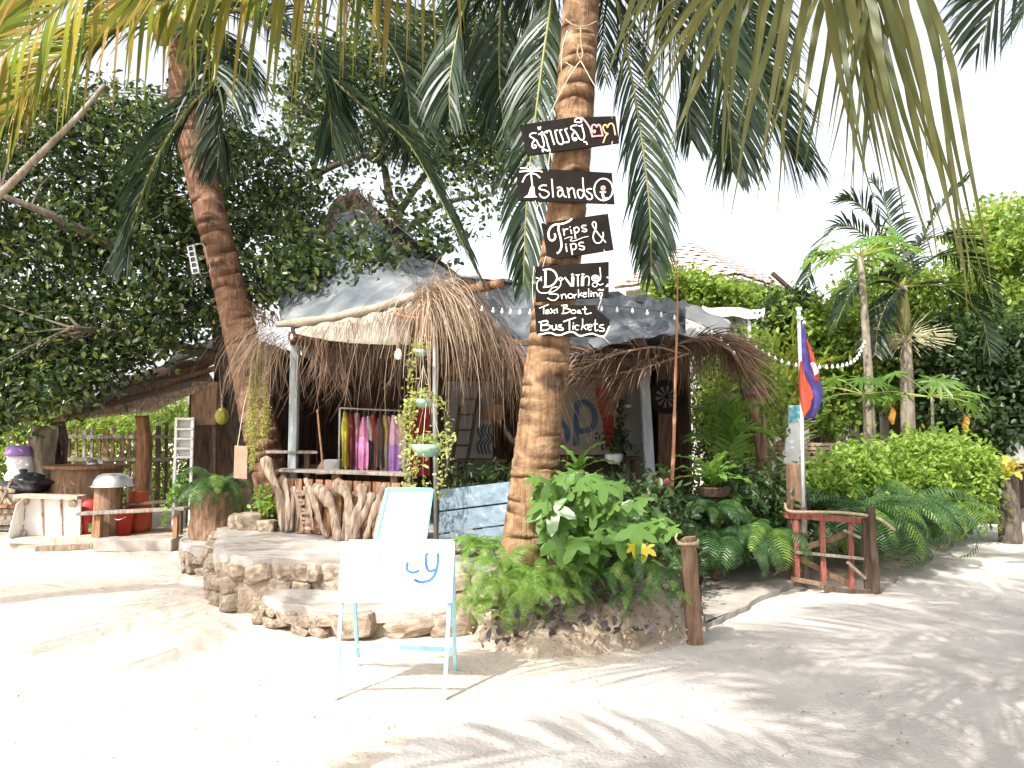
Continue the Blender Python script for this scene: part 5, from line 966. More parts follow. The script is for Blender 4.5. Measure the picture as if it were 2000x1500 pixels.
# strap leaved rosettes
def strap(mat, seed, wav=.03):
    r = random.Random(seed); mb = MB(); rows = []; m = 12; p = Vector(); a = math.radians(72)
    for i in range(m + 1):
        t = i / m; w = .085 * (math.sin(math.pi * min(1, t * .82 + .12)) ** .8) if t < .97 else .012; N = Vector((-math.sin(a), 0, math.cos(a)))
        rows.append([p + Vector((0, -w, 0)) + N * (.02 + wav * math.sin(i * 2.2 + seed)), p.copy(), p + Vector((0, w, 0)) + N * (.02 + wav * math.sin(i * 2.5 + 1 + seed))]); a -= .11 + .02 * i / m; p = p + Vector((math.cos(a), 0, math.sin(a))) / m
    mb.grid(rows); return mb.mesh('leaf', M[mat])
SL = {m: [strap(m, k) for k in range(3)] for m in ('nest', 'nestyellow')}
def rosette(name, label, loc, n, L, mat, tilt=(-.35, .55)):
    T = thing(name, label, 'plant', loc)
    for i in range(n):
        l = L * R.uniform(.65, 1.1); mw = Matrix.Translation(Vector(loc)) @ Matrix.Rotation(2 * math.pi * (i * .382) + R.uniform(-.2, .2), 4, 'Z') @ Matrix.Rotation(tilt[0] + (tilt[1] - tilt[0]) * i / n, 4, 'Y') @ Matrix.Diagonal((l, l * 1.15, l, 1)); inst('leaf', R.choice(SL[mat]), T, mw)
    return T
T = rosette('birds_nest_fern', 'glossy bright green strap leaf plant in a bowl by the bamboo stake', at(1392, 950, 7.9), 20, .58, 'nest'); mb = MB(); c = at(1392, 952, 7.9); mb.lathe([(.05, -.12), (.15, -.09), (.2, 0), (.16, .01), (.02, -.04)], c, 16); mb.build('bowl', 'darkwood', T); mb = MB(); mb.tube([Vector((c.x, c.y, .1)), c - Vector((0, 0, .1))], .05, 8); mb.build('stand', 'darkwood', T)
T = rosette('strap_leaf_plant', 'yellow green strap leaf plant on a stump at the far end of the hedge', at(1968, 935, 11), 16, .6, 'nestyellow'); c = at(1968, 935, 11); mb = MB(); mb.tube([Vector((c.x, c.y, -.05)), c], [.17, .13], 10, jit=.1); mb.build('stump', 'bark', T)
rosette('strap_leaf_plant', 'single dark strap leaf plant between palm trunk and white pot', at(1130, 925, 7.2), 7, .5, 'nest')
# ================================================ POSTS, STUMPS, BAMBOO
def roughpost(name, label, cat, foot, top, r, mat, n=9, sub=7, jit=.12, flat=.8):
    T = thing(name, label, cat, foot); mb = MB(); mb.tube([Vector(foot).lerp(Vector(top), i / sub) for i in range(sub + 1)], [r * (1 - .12 * i / sub) for i in range(sub + 1)], n, jit=jit); mb.build('timber', mat, T); return T
T = thing('roped_post', 'weathered brown timber post with rope wound round its top', 'post', gz(1352, 1262)); a = gz(1357, 1262); b = at(1343, 1052, 5.6); mb = MB(); u = Vector((1, 0, 0)); d = b - a
prof = [(-.062, -.05), (-.02, -.066), (.05, -.055), (.066, -.01), (.06, .05), (-.01, .066), (-.055, .05)]; vs = []; rr = random.Random(2); m = 10
for i in range(m + 1):
    for x, y in prof: k = (1 + rr.uniform(-.07, .07)) * (1 - .08 * i / m); vs.append(a.lerp(b, i / m) + Vector((x * k, y * k, rr.uniform(-.03, .03) if i in (0, m) else 0)))
n = len(prof); mb.add(vs, [(i * n + k, i * n + (k + 1) % n, (i + 1) * n + (k + 1) % n, (i + 1) * n + k) for i in range(m) for k in range(n)] + [tuple(range(n - 1, -1, -1)), tuple(m * n + k for k in range(n))]); mb.build('timber', 'brownwood', T)
mb = MB(); c = a.lerp(b, .93); mb.tube([c + Vector((math.cos(t) * .075, math.sin(t) * .075, .014 * math.sin(t * .5) + .022 * t / 6.28)) for t in [i * .4 for i in range(33)]], .011, 7); mb.build('rope', 'rope', T, smooth=True)
mb = MB(); mb.tube(smooth_pts([c + Vector((-.07, -.02, .02)), c + Vector((-.1, -.02, .06)), c + Vector((-.085, -.02, .1))], 6), .009, 6); mb.build('rope_end', 'rope', T)
T = thing('split_stump', 'short split reddish stump standing beside the bamboo stake', 'stump', at(1295, 975, 7.6))
for k, (x0, x1) in enumerate([(1278, 1293), (1296, 1309)]): q = [at(x0, 975, 7.6), at(x1, 975, 7.6), at(x1 - 1, 933 + k * 2, 7.6), at(x0 + 2, 930 + k * 3, 7.6)]; mb = MB(); mb.prism(q, (0, .12, 0)); mb.build('split_log', 'redwood', T, bevel=.012)
mb = MB(); p = smooth_pts([at(1311, 975, 7.5), at(1316, 860, 7.5), at(1319, 740, 7.5), at(1323, 600, 7.5), at(1321, 515, 7.5)], 30); mb.tube(p, [.021 - .0005 * i + (.005 if i % 5 == 0 else 0) for i in range(30)], 8); single('bamboo_stake', mb, 'bamboo', 'tall thin reddish bamboo stake rising in front of the hut', 'stake', p[0], smooth=True)
# broken red gate
T = thing('broken_gate', 'broken red timber gate standing beside the path with rope on top', 'gate', gz(1625, 1160)); Yg = 7.6
def gb(x0, y0, x1, y1, w, mat='redwood', Y0=None, Y1=None, nm='rail', h=.04): mb = MB(); mb.bar(at(x0, y0, Y0 or Yg), at(x1, y1, Y1 or Yg), w, h); return mb.build(nm, mat, T, bevel=.004)
gb(1533, 1006, 1708, 1018, .06, nm='top_rail', h=.06); gb(1700, 990, 1711, 1158, .07, 'darkwood', 7.5, 7.5, 'post', .06); gb(1553, 1008, 1557, 1132, .05, nm='upright'); gb(1605, 1012, 1609, 1142, .05, nm='upright'); gb(1660, 1014, 1664, 1150, .05, nm='upright', Y0=7.62, Y1=7.62); gb(1690, 1012, 1694, 1150, .06, 'darkwood', 7.55, 7.55, 'upright')
gb(1553, 1078, 1692, 1092, .03, 'greywood', 7.56, 7.56, 'mid_rail'); gb(1545, 1130, 1610, 1142, .045, 'brownwood', 7.57, 7.57, 'foot_rail'); gb(1610, 1150, 1712, 1160, .045, 'darkwood', 7.52, 7.52, 'foot_rail')
gb(1560, 1074, 1655, 1042, .05, 'brownwood', 7.68, 7.68, 'brace'); gb(1560, 1090, 1660, 1142, .06, 'brownwood', 7.7, 7.7, 'brace'); gb(1648, 1036, 1680, 1050, .03, 'greywood', 7.54, 7.54, 'brace'); gb(1655, 1098, 1690, 1130, .03, 'greywood', 7.53, 7.53, 'brace')
mb = MB(); mb.tube(smooth_pts([at(1533, 982, 7.55), at(1540, 998, 7.53), at(1580, 1000, 7.53), at(1640, 1001, 7.53), at(1700, 1008, 7.5), at(1725, 1018, 7.45), at(1748, 1036, 7.42)], 30), .016, 8); mb.build('rope', 'rope', T, smooth=True)
# flag
T = thing('flag_stump', 'square grey brown timber stump behind the broken gate', 'stump', at(1552, 1000, 8.0)); mb = MB(); a = at(1552, 905, 8.); mb.box((a.x, 8.02, a.z / 2), (.14, .14, a.z)); mb.build('timber', 'brownwood', T, bevel=.01); mb = MB(); a = at(1566, 915, 7.95); mb.box((a.x, 7.95, a.z / 2), (.05, .1, a.z)); mb.build('timber', 'greywood', T, bevel=.008)
T = thing('flag', 'drooping red and blue flag with a white emblem on a white pole', 'flag', at(1570, 985, 7.85)); Yf = 7.85; mb = MB(); mb.tube([at(1569, 990, Yf), at(1566, 800, Yf), at(1561, 640, Yf), at(1560, 600, Yf)], .02, 10); mb.build('pole', 'white', T, smooth=True)
for i, (x, y) in enumerate([(1563, 603), (1561, 612), (1558, 621), (1565, 622), (1571, 630)]): mb = MB(); mb.lathe([(.002, -.022), (.02, -.01), (.02, .008), (.004, .022)], at(x, y, Yf - .04), 8); mb.build('finial_bulb', 'bulb', T, smooth=True)
def cloth(name, poly, mat, dY, T, bulge=.05):
    mb = MB(); n = len(poly) // 2; L = smooth_pts([at(x, y, Yf + dY) for x, y in poly[:n]], 16); Rr = smooth_pts([at(x, y, Yf + dY) for x, y in reversed(poly[n:])], 16); rows = []
    for i in range(16): rows.append([L[i].lerp(Rr[i], k / 7) + Vector((0, -bulge * math.sin(math.pi * k / 7) + .015 * math.sin(k * 1.7 + i * .4), 0)) for k in range(8)])
    mb.grid(rows); return mb.build(name, mat, T, smooth=True, solid=.003)
F1 = cloth('cloth', [(1563, 632), (1562, 740), (1567, 810), (1570, 818), (1590, 818), (1607, 770), (1596, 720), (1565, 630)], 'flagblue', .02, T, .06)
cloth('red_band', [(1562, 706), (1561, 760), (1565, 798), (1571, 817), (1588, 772), (1578, 745), (1568, 715), (1563, 706)], 'flagred', -.06, T, .05)
cloth('red_stripe', [(1574, 665), (1580, 690), (1584, 715), (1592, 750), (1600, 735), (1594, 710), (1585, 685), (1575, 663)], 'flagred', -.05, T, .03)
cloth('emblem', [(1583, 709), (1585, 716), (1588, 726), (1590, 735), (1598, 728), (1597, 719), (1594, 712), (1588, 707)], 'white', -.085, T, .02)
# ================================================ HEDGE
gH = 'rounded shrubs of the hedge'
for i, (poly, y0, y1, bx) in enumerate([([(1600, 900), (1680, 880), (1720, 930), (1690, 1000), (1610, 1000)], 9., 9.8, 1650), ([(1650, 880), (1730, 860), (1790, 880), (1790, 990), (1680, 1010)], 9.6, 10.6, 1720), ([(1740, 855), (1830, 850), (1880, 900), (1860, 1010), (1760, 1010)], 10.2, 11.2, 1800), ([(1820, 855), (1900, 860), (1940, 910), (1930, 1010), (1840, 1030)], 10.6, 11.6, 1880), ([(1560, 930), (1640, 920), (1650, 1000), (1570, 1010)], 8.8, 9.6, 1600)]):
    p = at(bx, 980, (y0 + y1) / 2); p.z = .2; shrub('hedge_shrub', 'sunlit light green hedge shrub ' + ['behind the gate ferns', 'below the garden table', 'below the areca palm trunk', 'beside the yellow strap leaf plant', 'at the foot of the flagpole'][i], 'shrub', p, poly, 120, 34, y0, y1, .10, .05, 'hedge', .10, gH)
# ================================================ BACKGROUND GARDEN
def papaya(label, foot, top, n, L, size, pods=True, r=.05):
    T = thing('papaya_tree', label, 'papaya tree', foot); mb = MB(); mb.tube(smooth_pts([foot, Vector(foot).lerp(top, .5) + Vector((.02, 0, 0)), top], 12), [r * (1 - .035 * i) for i in range(12)], 8, jit=.05); mb.build('trunk', 'barkpale', T, smooth=True)
    for i in range(n):
        az = 2 * math.pi * i * .382 + R.uniform(-.2, .2); el = R.uniform(-.1, .7); d = Vector((math.cos(az) * math.cos(el), math.sin(az) * math.cos(el), math.sin(el))); l = L * R.uniform(.6, 1.1); e = Vector(top) + d * l + Vector((0, 0, -.12 * l))
        s = size * R.uniform(.8, 1.2); mw = Matrix.Translation(e) @ Matrix.Rotation(az, 4, 'Z') @ Matrix.Rotation(R.uniform(.25, .9), 4, 'Y') @ Matrix.Diagonal((s, s, s, 1)); lf = inst('leaf', PAP, T, mw)
        mb = MB(); mb.tube(smooth_pts([top, Vector(top).lerp(e, .6) + Vector((0, 0, .06 * l)), e], 6), .009, 5); mb.build('stalk', 'trail', T)
    return T
PAP = lobed([(-128, .6), (-92, .78), (-58, .92), (-28, .98), (0, 1), (28, .98), (58, .92), (92, .78), (128, .6)], 'papaya', width=.16)
papaya('tall slim papaya tree with a banded trunk behind the hedge', at(1704, 905, 12.2), at(1680, 500, 12.2), 18, .75, .36, r=.09)
papaya('small papaya sapling with drooping leaves left of the banded trunk', at(1688, 905, 11.6), at(1686, 770, 11.6), 10, .65, .33, r=.035)
papaya('small papaya sapling standing right of the pale palm trunk', at(1818, 900, 11.6), at(1820, 775, 11.6), 11, .75, .36, r=.035)
for x, y, lb in [(1742, 812, 'orange hanging leaf curl below the left papaya'), (1886, 828, 'orange dead leaf hanging below the right papaya')]:
    T = thing('dead_leaf', lb, 'leaf', at(x, y + 15, 11.4)); mb = MB(); c = at(x, y, 11.4); rows = [[c + Vector((.032 * (k - 1.5 + .5 * math.sin(j)) * math.sin(math.pi * (j + .5) / 8), .03 * math.sin(k * 1.5), .14 - .04 * j)) for k in range(4)] for j in range(8)]; mb.grid(rows); mb.build('blade', plain('orange_dead_leaf', (.55, .28, .04), .7), T); mb = MB(); mb.tube([c + Vector((0, 0, .13)), c + Vector((-.1 if x < 1800 else -.2, .1, .45))], .005, 4); mb.build('stalk', 'rachisdry', T)
Yp = 12.8
T = thing('areca_palm', 'areca palm with a thick pale trunk and cream flower spray', 'palm tree', at(1772, 900, Yp)); a = at(1775, 905, Yp); tp = at(1762, 560, Yp)
mb = MB(); a.z = .1; mb.tube(smooth_pts([a, at(1770, 720, Yp), at(1764, 640, Yp), tp], 30), [.13 - .0018 * i + (.004 if i % 3 == 0 else 0) for i in range(30)], 12); mb.build('trunk', 'barkpale', T, smooth=True); mb = MB(); mb.tube([at(1765, 655, Yp), at(1764, 610, Yp), tp], [.11, .12, .07], 12); mb.build('crownshaft', 'rachis', T, smooth=True)
r2 = random.Random(4); mb = MB()
for i in range(260):
    d = Vector((r2.gauss(0, 1), r2.gauss(0, .6), r2.uniform(-.25, .55))).normalized(); s0 = at(1768, 672, Yp); L = r2.uniform(.35, .85); e = s0 + d * L; mb.strip([s0, s0.lerp(e, .5) + Vector((0, 0, .06)), e - Vector((0, 0, .05))], [Vector((0, 0, .006)), Vector((0, .006, .004)), Vector((.004, 0, .003))])
mb.build('flower_spray', 'flower', T)
for i, p in enumerate([[(1762, 560), (1700, 470), (1640, 440), (1590, 500), (1575, 560)], [(1762, 560), (1720, 540), (1670, 560), (1630, 640)], [(1762, 560), (1745, 460), (1725, 390), (1700, 350)], [(1762, 560), (1800, 470), (1850, 390), (1890, 350)], [(1762, 560), (1830, 500), (1900, 520), (1950, 620)], [(1762, 560), (1840, 560), (1910, 610), (1935, 700)], [(1762, 560), (1790, 480), (1850, 460), (1905, 480)], [(1762, 560), (1735, 590), (1715, 640), (1710, 690)], [(1762, 560), (1720, 460), (1680, 400), (1640, 390)]]):
    frond(T, [at(x, y, Yp - (.5 if i % 2 else -.3) * k / 4) for k, (x, y) in enumerate(p)], .62, n=46, w=.045, droop=.7, mat='palmleaf', seed=300 + i, r0=.02, ang=(30, 50))
# house
def roofface(T, A, B, D, n, mat):
    """tiled triangle A-B eave, D apex: each tile course a raised strip"""
    o = None
    for k in range(n):
        t0 = k / n; t1 = (k + 1) / n * .985 + .015; a, b = A.lerp(D, t0), B.lerp(D, t0); c, d = B.lerp(D, min(1, t1)), A.lerp(D, min(1, t1)); nr = (B - A).cross(D - A).normalized(); nr = nr if nr.z > 0 else -nr
        m = max(2, int((b - a).length / .24)); vs = []
        for i in range(m + 1):
            w = .035 * abs(math.sin(i * math.pi / 2)) ; vs += [a.lerp(b, i / m) + nr * (.05 + w), d.lerp(c, i / m) + nr * (.01 + w)]
        mb = MB(); mb.add(vs, [(2 * i, 2 * i + 2, 2 * i + 3, 2 * i + 1) for i in range(m)]); mb.build('tile_course', mat, T, solid=.02)
HB = at(1440, 537, 17.); zE = HB.z; HA = at(1200, 562, 18.6); HA.z = zE; HC = at(1605, 590, 20.6); HC.z = zE; HD = at(1338, 474, 20.2)
T = thing('tiled_house', 'two storey white house with a faded red tiled roof behind the hut', 'house', (HB.x, HB.y, 0)); mbk = Vector((HA.x + HC.x - HB.x, HA.y + HC.y - HB.y, zE))
for A, B in ((HA, HB), (HB, HC), (HC, mbk), (mbk, HA)): roofface(T, A, B, HD, 13, 'rooftile')
ci = (HA + HB + HC + mbk) / 4; W4 = [p.lerp(ci, .10) for p in (HA, HB, HC, mbk)]; mb = MB(); mb.prism([Vector((p.x, p.y, 0)) for p in W4], (0, 0, zE - .02)); mb.build('wall', 'wallwhite', T)
for A, B in ((HA, HB), (HB, HC)): mb = MB(); mb.bar(A - Vector((0, 0, .06)), B - Vector((0, 0, .06)), .16, .06, (0, 0, 1)); mb.build('fascia', 'white', T)
def win(T, x0, x1, y0, y1, Y, fr='white'):
    a = at(x0, y1, Y); b = at(x1, y0, Y); c = (a + b) / 2; w = b.x - a.x; h = b.z - a.z; mb = MB(); mb.box((c.x, Y, c.z), (w, .03, h)); o = mb.build('window', 'glass', T); mb = MB()
    for s in (-1, 0, 1): mb.box((c.x + s * w / 2, Y - .03, c.z), (.06, .05, h + .06))
    for s in (-1, 1): mb.box((c.x, Y - .032, c.z + s * h / 2), (w + .06, .05, .06))
    mb.build('frame', fr, o)
T2 = thing('garden_building', 'low white garden building with dark windows behind the hut', 'building', (at(1440, 900, 14.6).x, 14.6, 0)); mb = MB(); a = at(1400, 800, 14.6); b = at(1530, 605, 14.6); mb.box(((a.x + b.x) / 2, 15.2, b.z / 2), (b.x - a.x, 1.1, b.z)); mb.build('wall', 'wallcream', T2); mb = MB(); mb.box(((a.x + b.x) / 2, 15.2, b.z + .05), (b.x - a.x + .1, 1.2, .06)); mb.build('roof_slab', 'wallgrey', T2); win(T2, 1463, 1490, 612, 665, 14.6); win(T2, 1400, 1450, 790, 822, 14.6)
shrub('ivy', 'dense bright ivy covering the front of the tiled house', 'climber', (at(1420, 900, 15.5).x, 15.5, .2), [(1268, 560), (1290, 535), (1340, 535), (1420, 565), (1500, 578), (1575, 590), (1580, 610), (1500, 598), (1400, 600), (1300, 585)], 260, 34, 14.3, 15.6, .11, .08, 'treeleafY', .15)
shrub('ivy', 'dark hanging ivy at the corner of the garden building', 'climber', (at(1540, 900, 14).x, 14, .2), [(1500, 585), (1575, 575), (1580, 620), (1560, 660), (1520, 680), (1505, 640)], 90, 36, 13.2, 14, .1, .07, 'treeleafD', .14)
mb = MB(); mb.bar(at(1508, 533, 13.8), at(1552, 572, 13.9), .07); single('roof_pole', mb, 'darkwood', 'dark timber pole jutting from the ivy over the garden building', 'pole', at(1552, 572, 13.9))
mb = MB(); rows = [[at(1372 + 12 * i, 597 + 2 * i ** .5 + 9 * j + 2 * math.sin(i), 13.4) + Vector((0, .05 * math.sin(i * 1.7 + j), 0)) for i in range(11)] for j in range(3)]; mb.grid(rows); single('white_banner', mb, 'white', 'thin white banner strung in front of the garden building', 'banner', at(1430, 620, 13.4), smooth=True)
# porch on the right
T = thing('porch_house', 'dark porch with white posts and window frames behind the papayas', 'building', (at(1760, 900, 15.5).x, 15.5, .0)); mb = MB(); a = at(1600, 900, 16); b = at(2150, 690, 16); mb.box(((a.x + b.x) / 2, 16.4, b.z / 2), (b.x - a.x, .2, b.z)); mb.build('wall', 'darkwood', T); mb = MB(); mb.box(((a.x + b.x) / 2, 15.7, b.z), (b.x - a.x, 1.9, .1)); mb.build('porch_roof', 'brownwood', T)
for x in (1642, 1670, 1728, 1850): mb = MB(); q = at(x, 850, 15.2); mb.bar((q.x, 15.2, 0), (q.x, 15.2, b.z), .13); mb.build('post', 'wallwhite', T)
win(T, 1640, 1668, 800, 860, 16.28); win(T, 1870, 1960, 790, 850, 16.28)
T = thing('garden_bench', 'slatted pinkish wooden bench behind the flagpole', 'bench', (at(1580, 900, 12.6).x, 12.6, .5))
for y in (868, 876, 885, 894): mb = MB(); mb.bar(at(1519, y, 12.6), at(1645, y, 12.6), .055, .03); mb.build('slat', 'benchwood', T)
for x in (1521, 1580, 1643): mb = MB(); q = at(x, 862, 12.64); mb.bar((q.x, 12.64, .45), (q.x, 12.64, q.z), .05); mb.build('leg', 'brownwood', T)
for k in range(3): mb = MB(); q = at(1519, 903, 12.5); q2 = at(1645, 903, 12.5); mb.box(((q.x + q2.x) / 2, 12.35 - .12 * k, .97), (q2.x - q.x, .1, .03)); mb.build('seat_slat', 'benchwood', T)
for sx, lb in ((1690, 'garden table under a blue cloth behind the hedge'),):
    T = thing('garden_table', lb, 'table', (at(sx, 900, 12.4).x, 12.4, .5)); a = at(1655, 868, 12.4); b = at(1762, 868, 12.4); mb = MB(); mb.box(((a.x + b.x) / 2, 12.7, a.z), (b.x - a.x, .7, .04)); mb.build('top', 'blueplastic', T)
    for x in (a.x + .06, b.x - .06):
        for y in (12.42, 12.98): mb = MB(); mb.bar((x, y, .45), (x, y, a.z - .02), .05); mb.build('leg', 'greywood', T)
T = thing('surf_sign', 'leaning white board with turquoise painted top behind the flag', 'board', (at(1548, 880, 12.2).x, 12.2, .5)); q = [at(1530, 905, 12.2), at(1566, 905, 12.2), at(1566, 792, 12.2), at(1542, 792, 12.2)]; mb = MB(); mb.prism(q, (0, .04, 0)); mb.build('panel', 'white', T); mb = MB(); q = [at(1537, 826, 12.19), at(1566, 822, 12.19), at(1566, 793, 12.19), at(1542.3, 793, 12.19)]; mb.prism(q, (0, -.006, 0)); mb.build('painted_top', rough('splashed_turquoise', [(.05, .30, .40), (.2, .5, .6), (.6, .75, .78)], 9, .6, .1), T)
mb = MB(); T = thing('white_chair', 'white plastic chair under the porch behind the bench', 'chair', (at(1625, 880, 13.6).x, 13.6, .5)); c = at(1624, 862, 13.6)
mb.box((c.x, 13.6, .95), (.42, .42, .04)); mb.build('seat', 'white', T); mb = MB(); mb.box((c.x, 13.8, 1.25), (.42, .04, .5), Euler((-.12, 0, 0))); mb.build('backrest', 'white', T)
for sx in (-.18, .18):
    for sy in (-.18, .18): mb = MB(); mb.bar((c.x + sx, 13.6 + sy, .45), (c.x + sx, 13.6 + sy, .94), .04); mb.build('leg', 'white', T)
mb = MB(); q = [at(1972, 905, 13), at(2006, 905, 13), at(1990, 838, 13), at(1966, 838, 13)]; mb.prism(q, (0, .05, 0)); single('notice_board', mb, 'white', 'plain white notice board standing beyond the far end of the hedge', 'notice board', at(1985, 905, 13))
T = thing('dead_tree_stand', 'gnarled dead trunk with a plank across its top beside the hut', 'dead tree', at(1490, 940, 9.6))
for p, r in [([(1494, 945, 9.6), (1486, 880, 9.6), (1474, 820, 9.6), (1468, 770, 9.6)], .085), ([(1486, 900, 9.55), (1492, 850, 9.5), (1490, 810, 9.5)], .04), ([(1474, 830, 9.6), (1460, 790, 9.6), (1452, 765, 9.6)], .035)]: mb = MB(); mb.tube(smooth_pts(px3(p), 12), [r * (1 - .03 * i) for i in range(12)], 8, jit=.12); mb.build('limb', 'brownwood', T, smooth=True)
mb = MB(); mb.box(at(1472, 765, 9.55), (.34, .12, .09)); mb.build('plank', 'darkwood', T, bevel=.008); mb = MB(); mb.box(at(1418, 775, 9.6), (.22, .1, .07)); mb.build('plank', 'brownwood', T, bevel=.008)
mb = MB(); mb.tube([at(1415, 776, 9.62), at(1440, 790, 9.6), at(1466, 800, 9.6)], .02, 6); mb.build('limb', 'brownwood', T)
lights('string of white bulbs drooping through the garden to the papaya trunk', [(1470, 672, 10.5), (1540, 705, 11), (1620, 712, 11.5), (1668, 700, 11.8), (1690, 660, 12)], 22, .028)
# yellow-green cane palm and shrubs behind the flag
def cluster(name, label, cat, foot, fr, Lf, mat, w=.03, sd=0):
    T = thing(name, label, cat, foot)
    for i, p in enumerate(fr): frond(T, [Vector(foot)] + px3(p), Lf, n=44, w=w, droop=.5, mat=mat, seed=400 + sd + i, r0=.012, ang=(35, 60))
    return T
M['cane'] = leafm('cane_palm_leaf', [(.12, .18, .03), (.2, .25, .04), (.3, .3, .06)], .45, .4)
cluster('cane_palm', 'yellow green cane palm behind the flag', 'palm', (at(1550, 900, 12.9).x, 12.9, .4), [[(1545, 780, 12.9), (1530, 700, 12.8), (1495, 655, 12.7)], [(1555, 780, 12.9), (1550, 700, 12.8), (1545, 635, 12.7)], [(1560, 800, 12.9), (1540, 740, 12.7), (1480, 720, 12.5)], [(1570, 790, 12.9), (1590, 720, 12.9), (1640, 700, 12.8)]], .42, 'cane', .03, 0)
cluster('cane_palm', 'small green cane palm beside the dead trunk under the hut eave', 'palm', (at(1430, 930, 9).x, 9.2, .3), [[(1425, 860, 9.2), (1440, 810, 9.0), (1480, 790, 8.9)], [(1430, 860, 9.2), (1400, 810, 9.1), (1370, 800, 9)], [(1430, 870, 9.2), (1460, 840, 9), (1500, 850, 8.9)], [(1425, 870, 9.2), (1420, 820, 9.2), (1425, 780, 9.2)], [(1425, 870, 9.2), (1390, 850, 9.1), (1350, 860, 9)]], .36, 'nest', .03, 20)
# ================================================ TREES
def tree(label, foot, limbs, poly, n, per, y0, y1, L, Wd, mat, sig, bark='bark', r=.16, name='broadleaf_tree', twigs=60, extra=None, group=None):
    T = thing(name, label, 'tree', foot, group); ends = []
    for k, l in enumerate(limbs):
        P = smooth_pts([Vector(p) for p in l], 18); rr = r if k == 0 else r * .5; mb = MB(); mb.tube(P, [rr * (1 - .75 * i / 17) + .01 for i in range(18)], 9, jit=.06); mb.build('trunk' if k == 0 else 'limb', bark, T, smooth=True); ends += P[5:]
    C = polypts(poly, n, y0, y1); P = cloud(C, per, (sig, sig, sig * .75))
    if extra: P = np.concatenate([P] + [cloud(polypts(e[0], e[1], e[2], e[3]), e[4], (e[5],) * 3) for e in extra])
    V, F = leaves(P, L, Wd, up=.5); link('crown', np_mesh('crown', V - np.array(OFF[T.name]), F, M[mat]), T); mb = MB()
    for c in R.sample(C, min(twigs, len(C))):
        e = min(ends, key=lambda q: (q - c).length); mb.tube(smooth_pts([e, e.lerp(c, .5) + Vector((R.uniform(-.15, .15), R.uniform(-.15, .15), R.uniform(0, .2))), c], 6), [.018, .016, .013, .011, .009, .006], 5)
    mb.build('twigs', bark, T, kind='stuff'); return T
tree('large dark leaved tree spreading behind the left palm', (-4.4, 12.6, 0), [[(-4.4, 12.6, -.1), at(440, 720, 12.4), at(410, 520, 12), at(330, 380, 11.6)], [at(430, 640, 12.3), at(280, 520, 11), at(120, 430, 10), at(0, 380, 9.6)], [at(425, 560, 12.2), at(500, 430, 12), at(620, 340, 12), at(720, 300, 12)], [at(440, 700, 12.4), at(280, 660, 11.2), at(140, 640, 10)], [at(415, 520, 12), at(440, 350, 12), at(420, 200, 12)]],
     [(-120, 230), (60, 170), (260, 160), (400, 210), (520, 280), (620, 330), (650, 400), (600, 470), (620, 560), (530, 600), (470, 610), (400, 650), (330, 690), (200, 740), (100, 800), (-120, 850)], 820, 46, 10.2, 12.6, .12, .062, 'treeleaf', .20, r=.2, twigs=160,
     extra=[([(-60, 600), (100, 620), (260, 700), (130, 800), (-60, 830)], 140, 10.4, 11.6, 34, .18), ([(520, 420), (700, 440), (800, 520), (700, 570), (560, 580)], 80, 8.8, 10.2, 34, .17)])
tree('open crowned tree rising behind the hut roof', (-1.6, 14.5, 0), [[(-1.6, 14.5, -.1), at(790, 500, 14.4), at(760, 380, 14.2), at(740, 250, 14)], [at(775, 420, 14.3), at(850, 320, 14), at(950, 250, 13.8)], [at(750, 320, 14), at(640, 240, 13.8), at(560, 180, 13.6)], [at(742, 260, 14), at(860, 160, 14), at(960, 90, 14)], [at(780, 460, 14.3), at(860, 400, 13.8), at(960, 380, 13.4)]],
     [(560, 110), (700, 60), (900, 20), (1030, 60), (1050, 220), (1010, 380), (900, 340), (800, 300), (700, 310), (560, 300)], 330, 44, 12.8, 15, .13, .075, 'treeleaf', .24, r=.15, twigs=150, extra=[([(650, 330), (800, 360), (1000, 380), (1010, 430), (920, 440), (860, 480), (760, 500), (690, 440)], 80, 11.5, 13, 10, .2), ([(800, 440), (900, 450), (880, 510), (820, 520)], 14, 9.6, 10.4, 12, .14)])
gT = 'sunlit trees behind the garden'
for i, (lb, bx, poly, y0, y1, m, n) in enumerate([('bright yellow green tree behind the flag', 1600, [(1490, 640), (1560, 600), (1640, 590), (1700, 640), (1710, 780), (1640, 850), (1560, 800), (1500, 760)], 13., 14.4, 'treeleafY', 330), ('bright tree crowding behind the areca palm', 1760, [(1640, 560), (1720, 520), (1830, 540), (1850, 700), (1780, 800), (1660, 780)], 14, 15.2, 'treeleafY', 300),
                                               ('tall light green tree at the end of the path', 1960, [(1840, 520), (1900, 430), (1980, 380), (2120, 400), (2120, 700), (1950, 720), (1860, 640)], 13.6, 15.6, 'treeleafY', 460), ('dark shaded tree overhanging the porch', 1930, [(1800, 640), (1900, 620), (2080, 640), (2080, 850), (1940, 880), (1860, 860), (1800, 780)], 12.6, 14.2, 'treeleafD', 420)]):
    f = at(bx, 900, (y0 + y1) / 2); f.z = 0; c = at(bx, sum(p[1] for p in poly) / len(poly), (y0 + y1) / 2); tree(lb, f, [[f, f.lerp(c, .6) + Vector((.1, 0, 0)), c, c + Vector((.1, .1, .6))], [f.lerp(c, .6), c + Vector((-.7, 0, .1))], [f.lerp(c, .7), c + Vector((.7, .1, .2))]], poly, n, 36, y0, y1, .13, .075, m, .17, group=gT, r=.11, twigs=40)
gS = 'sunlit bushes beyond the yard fence'
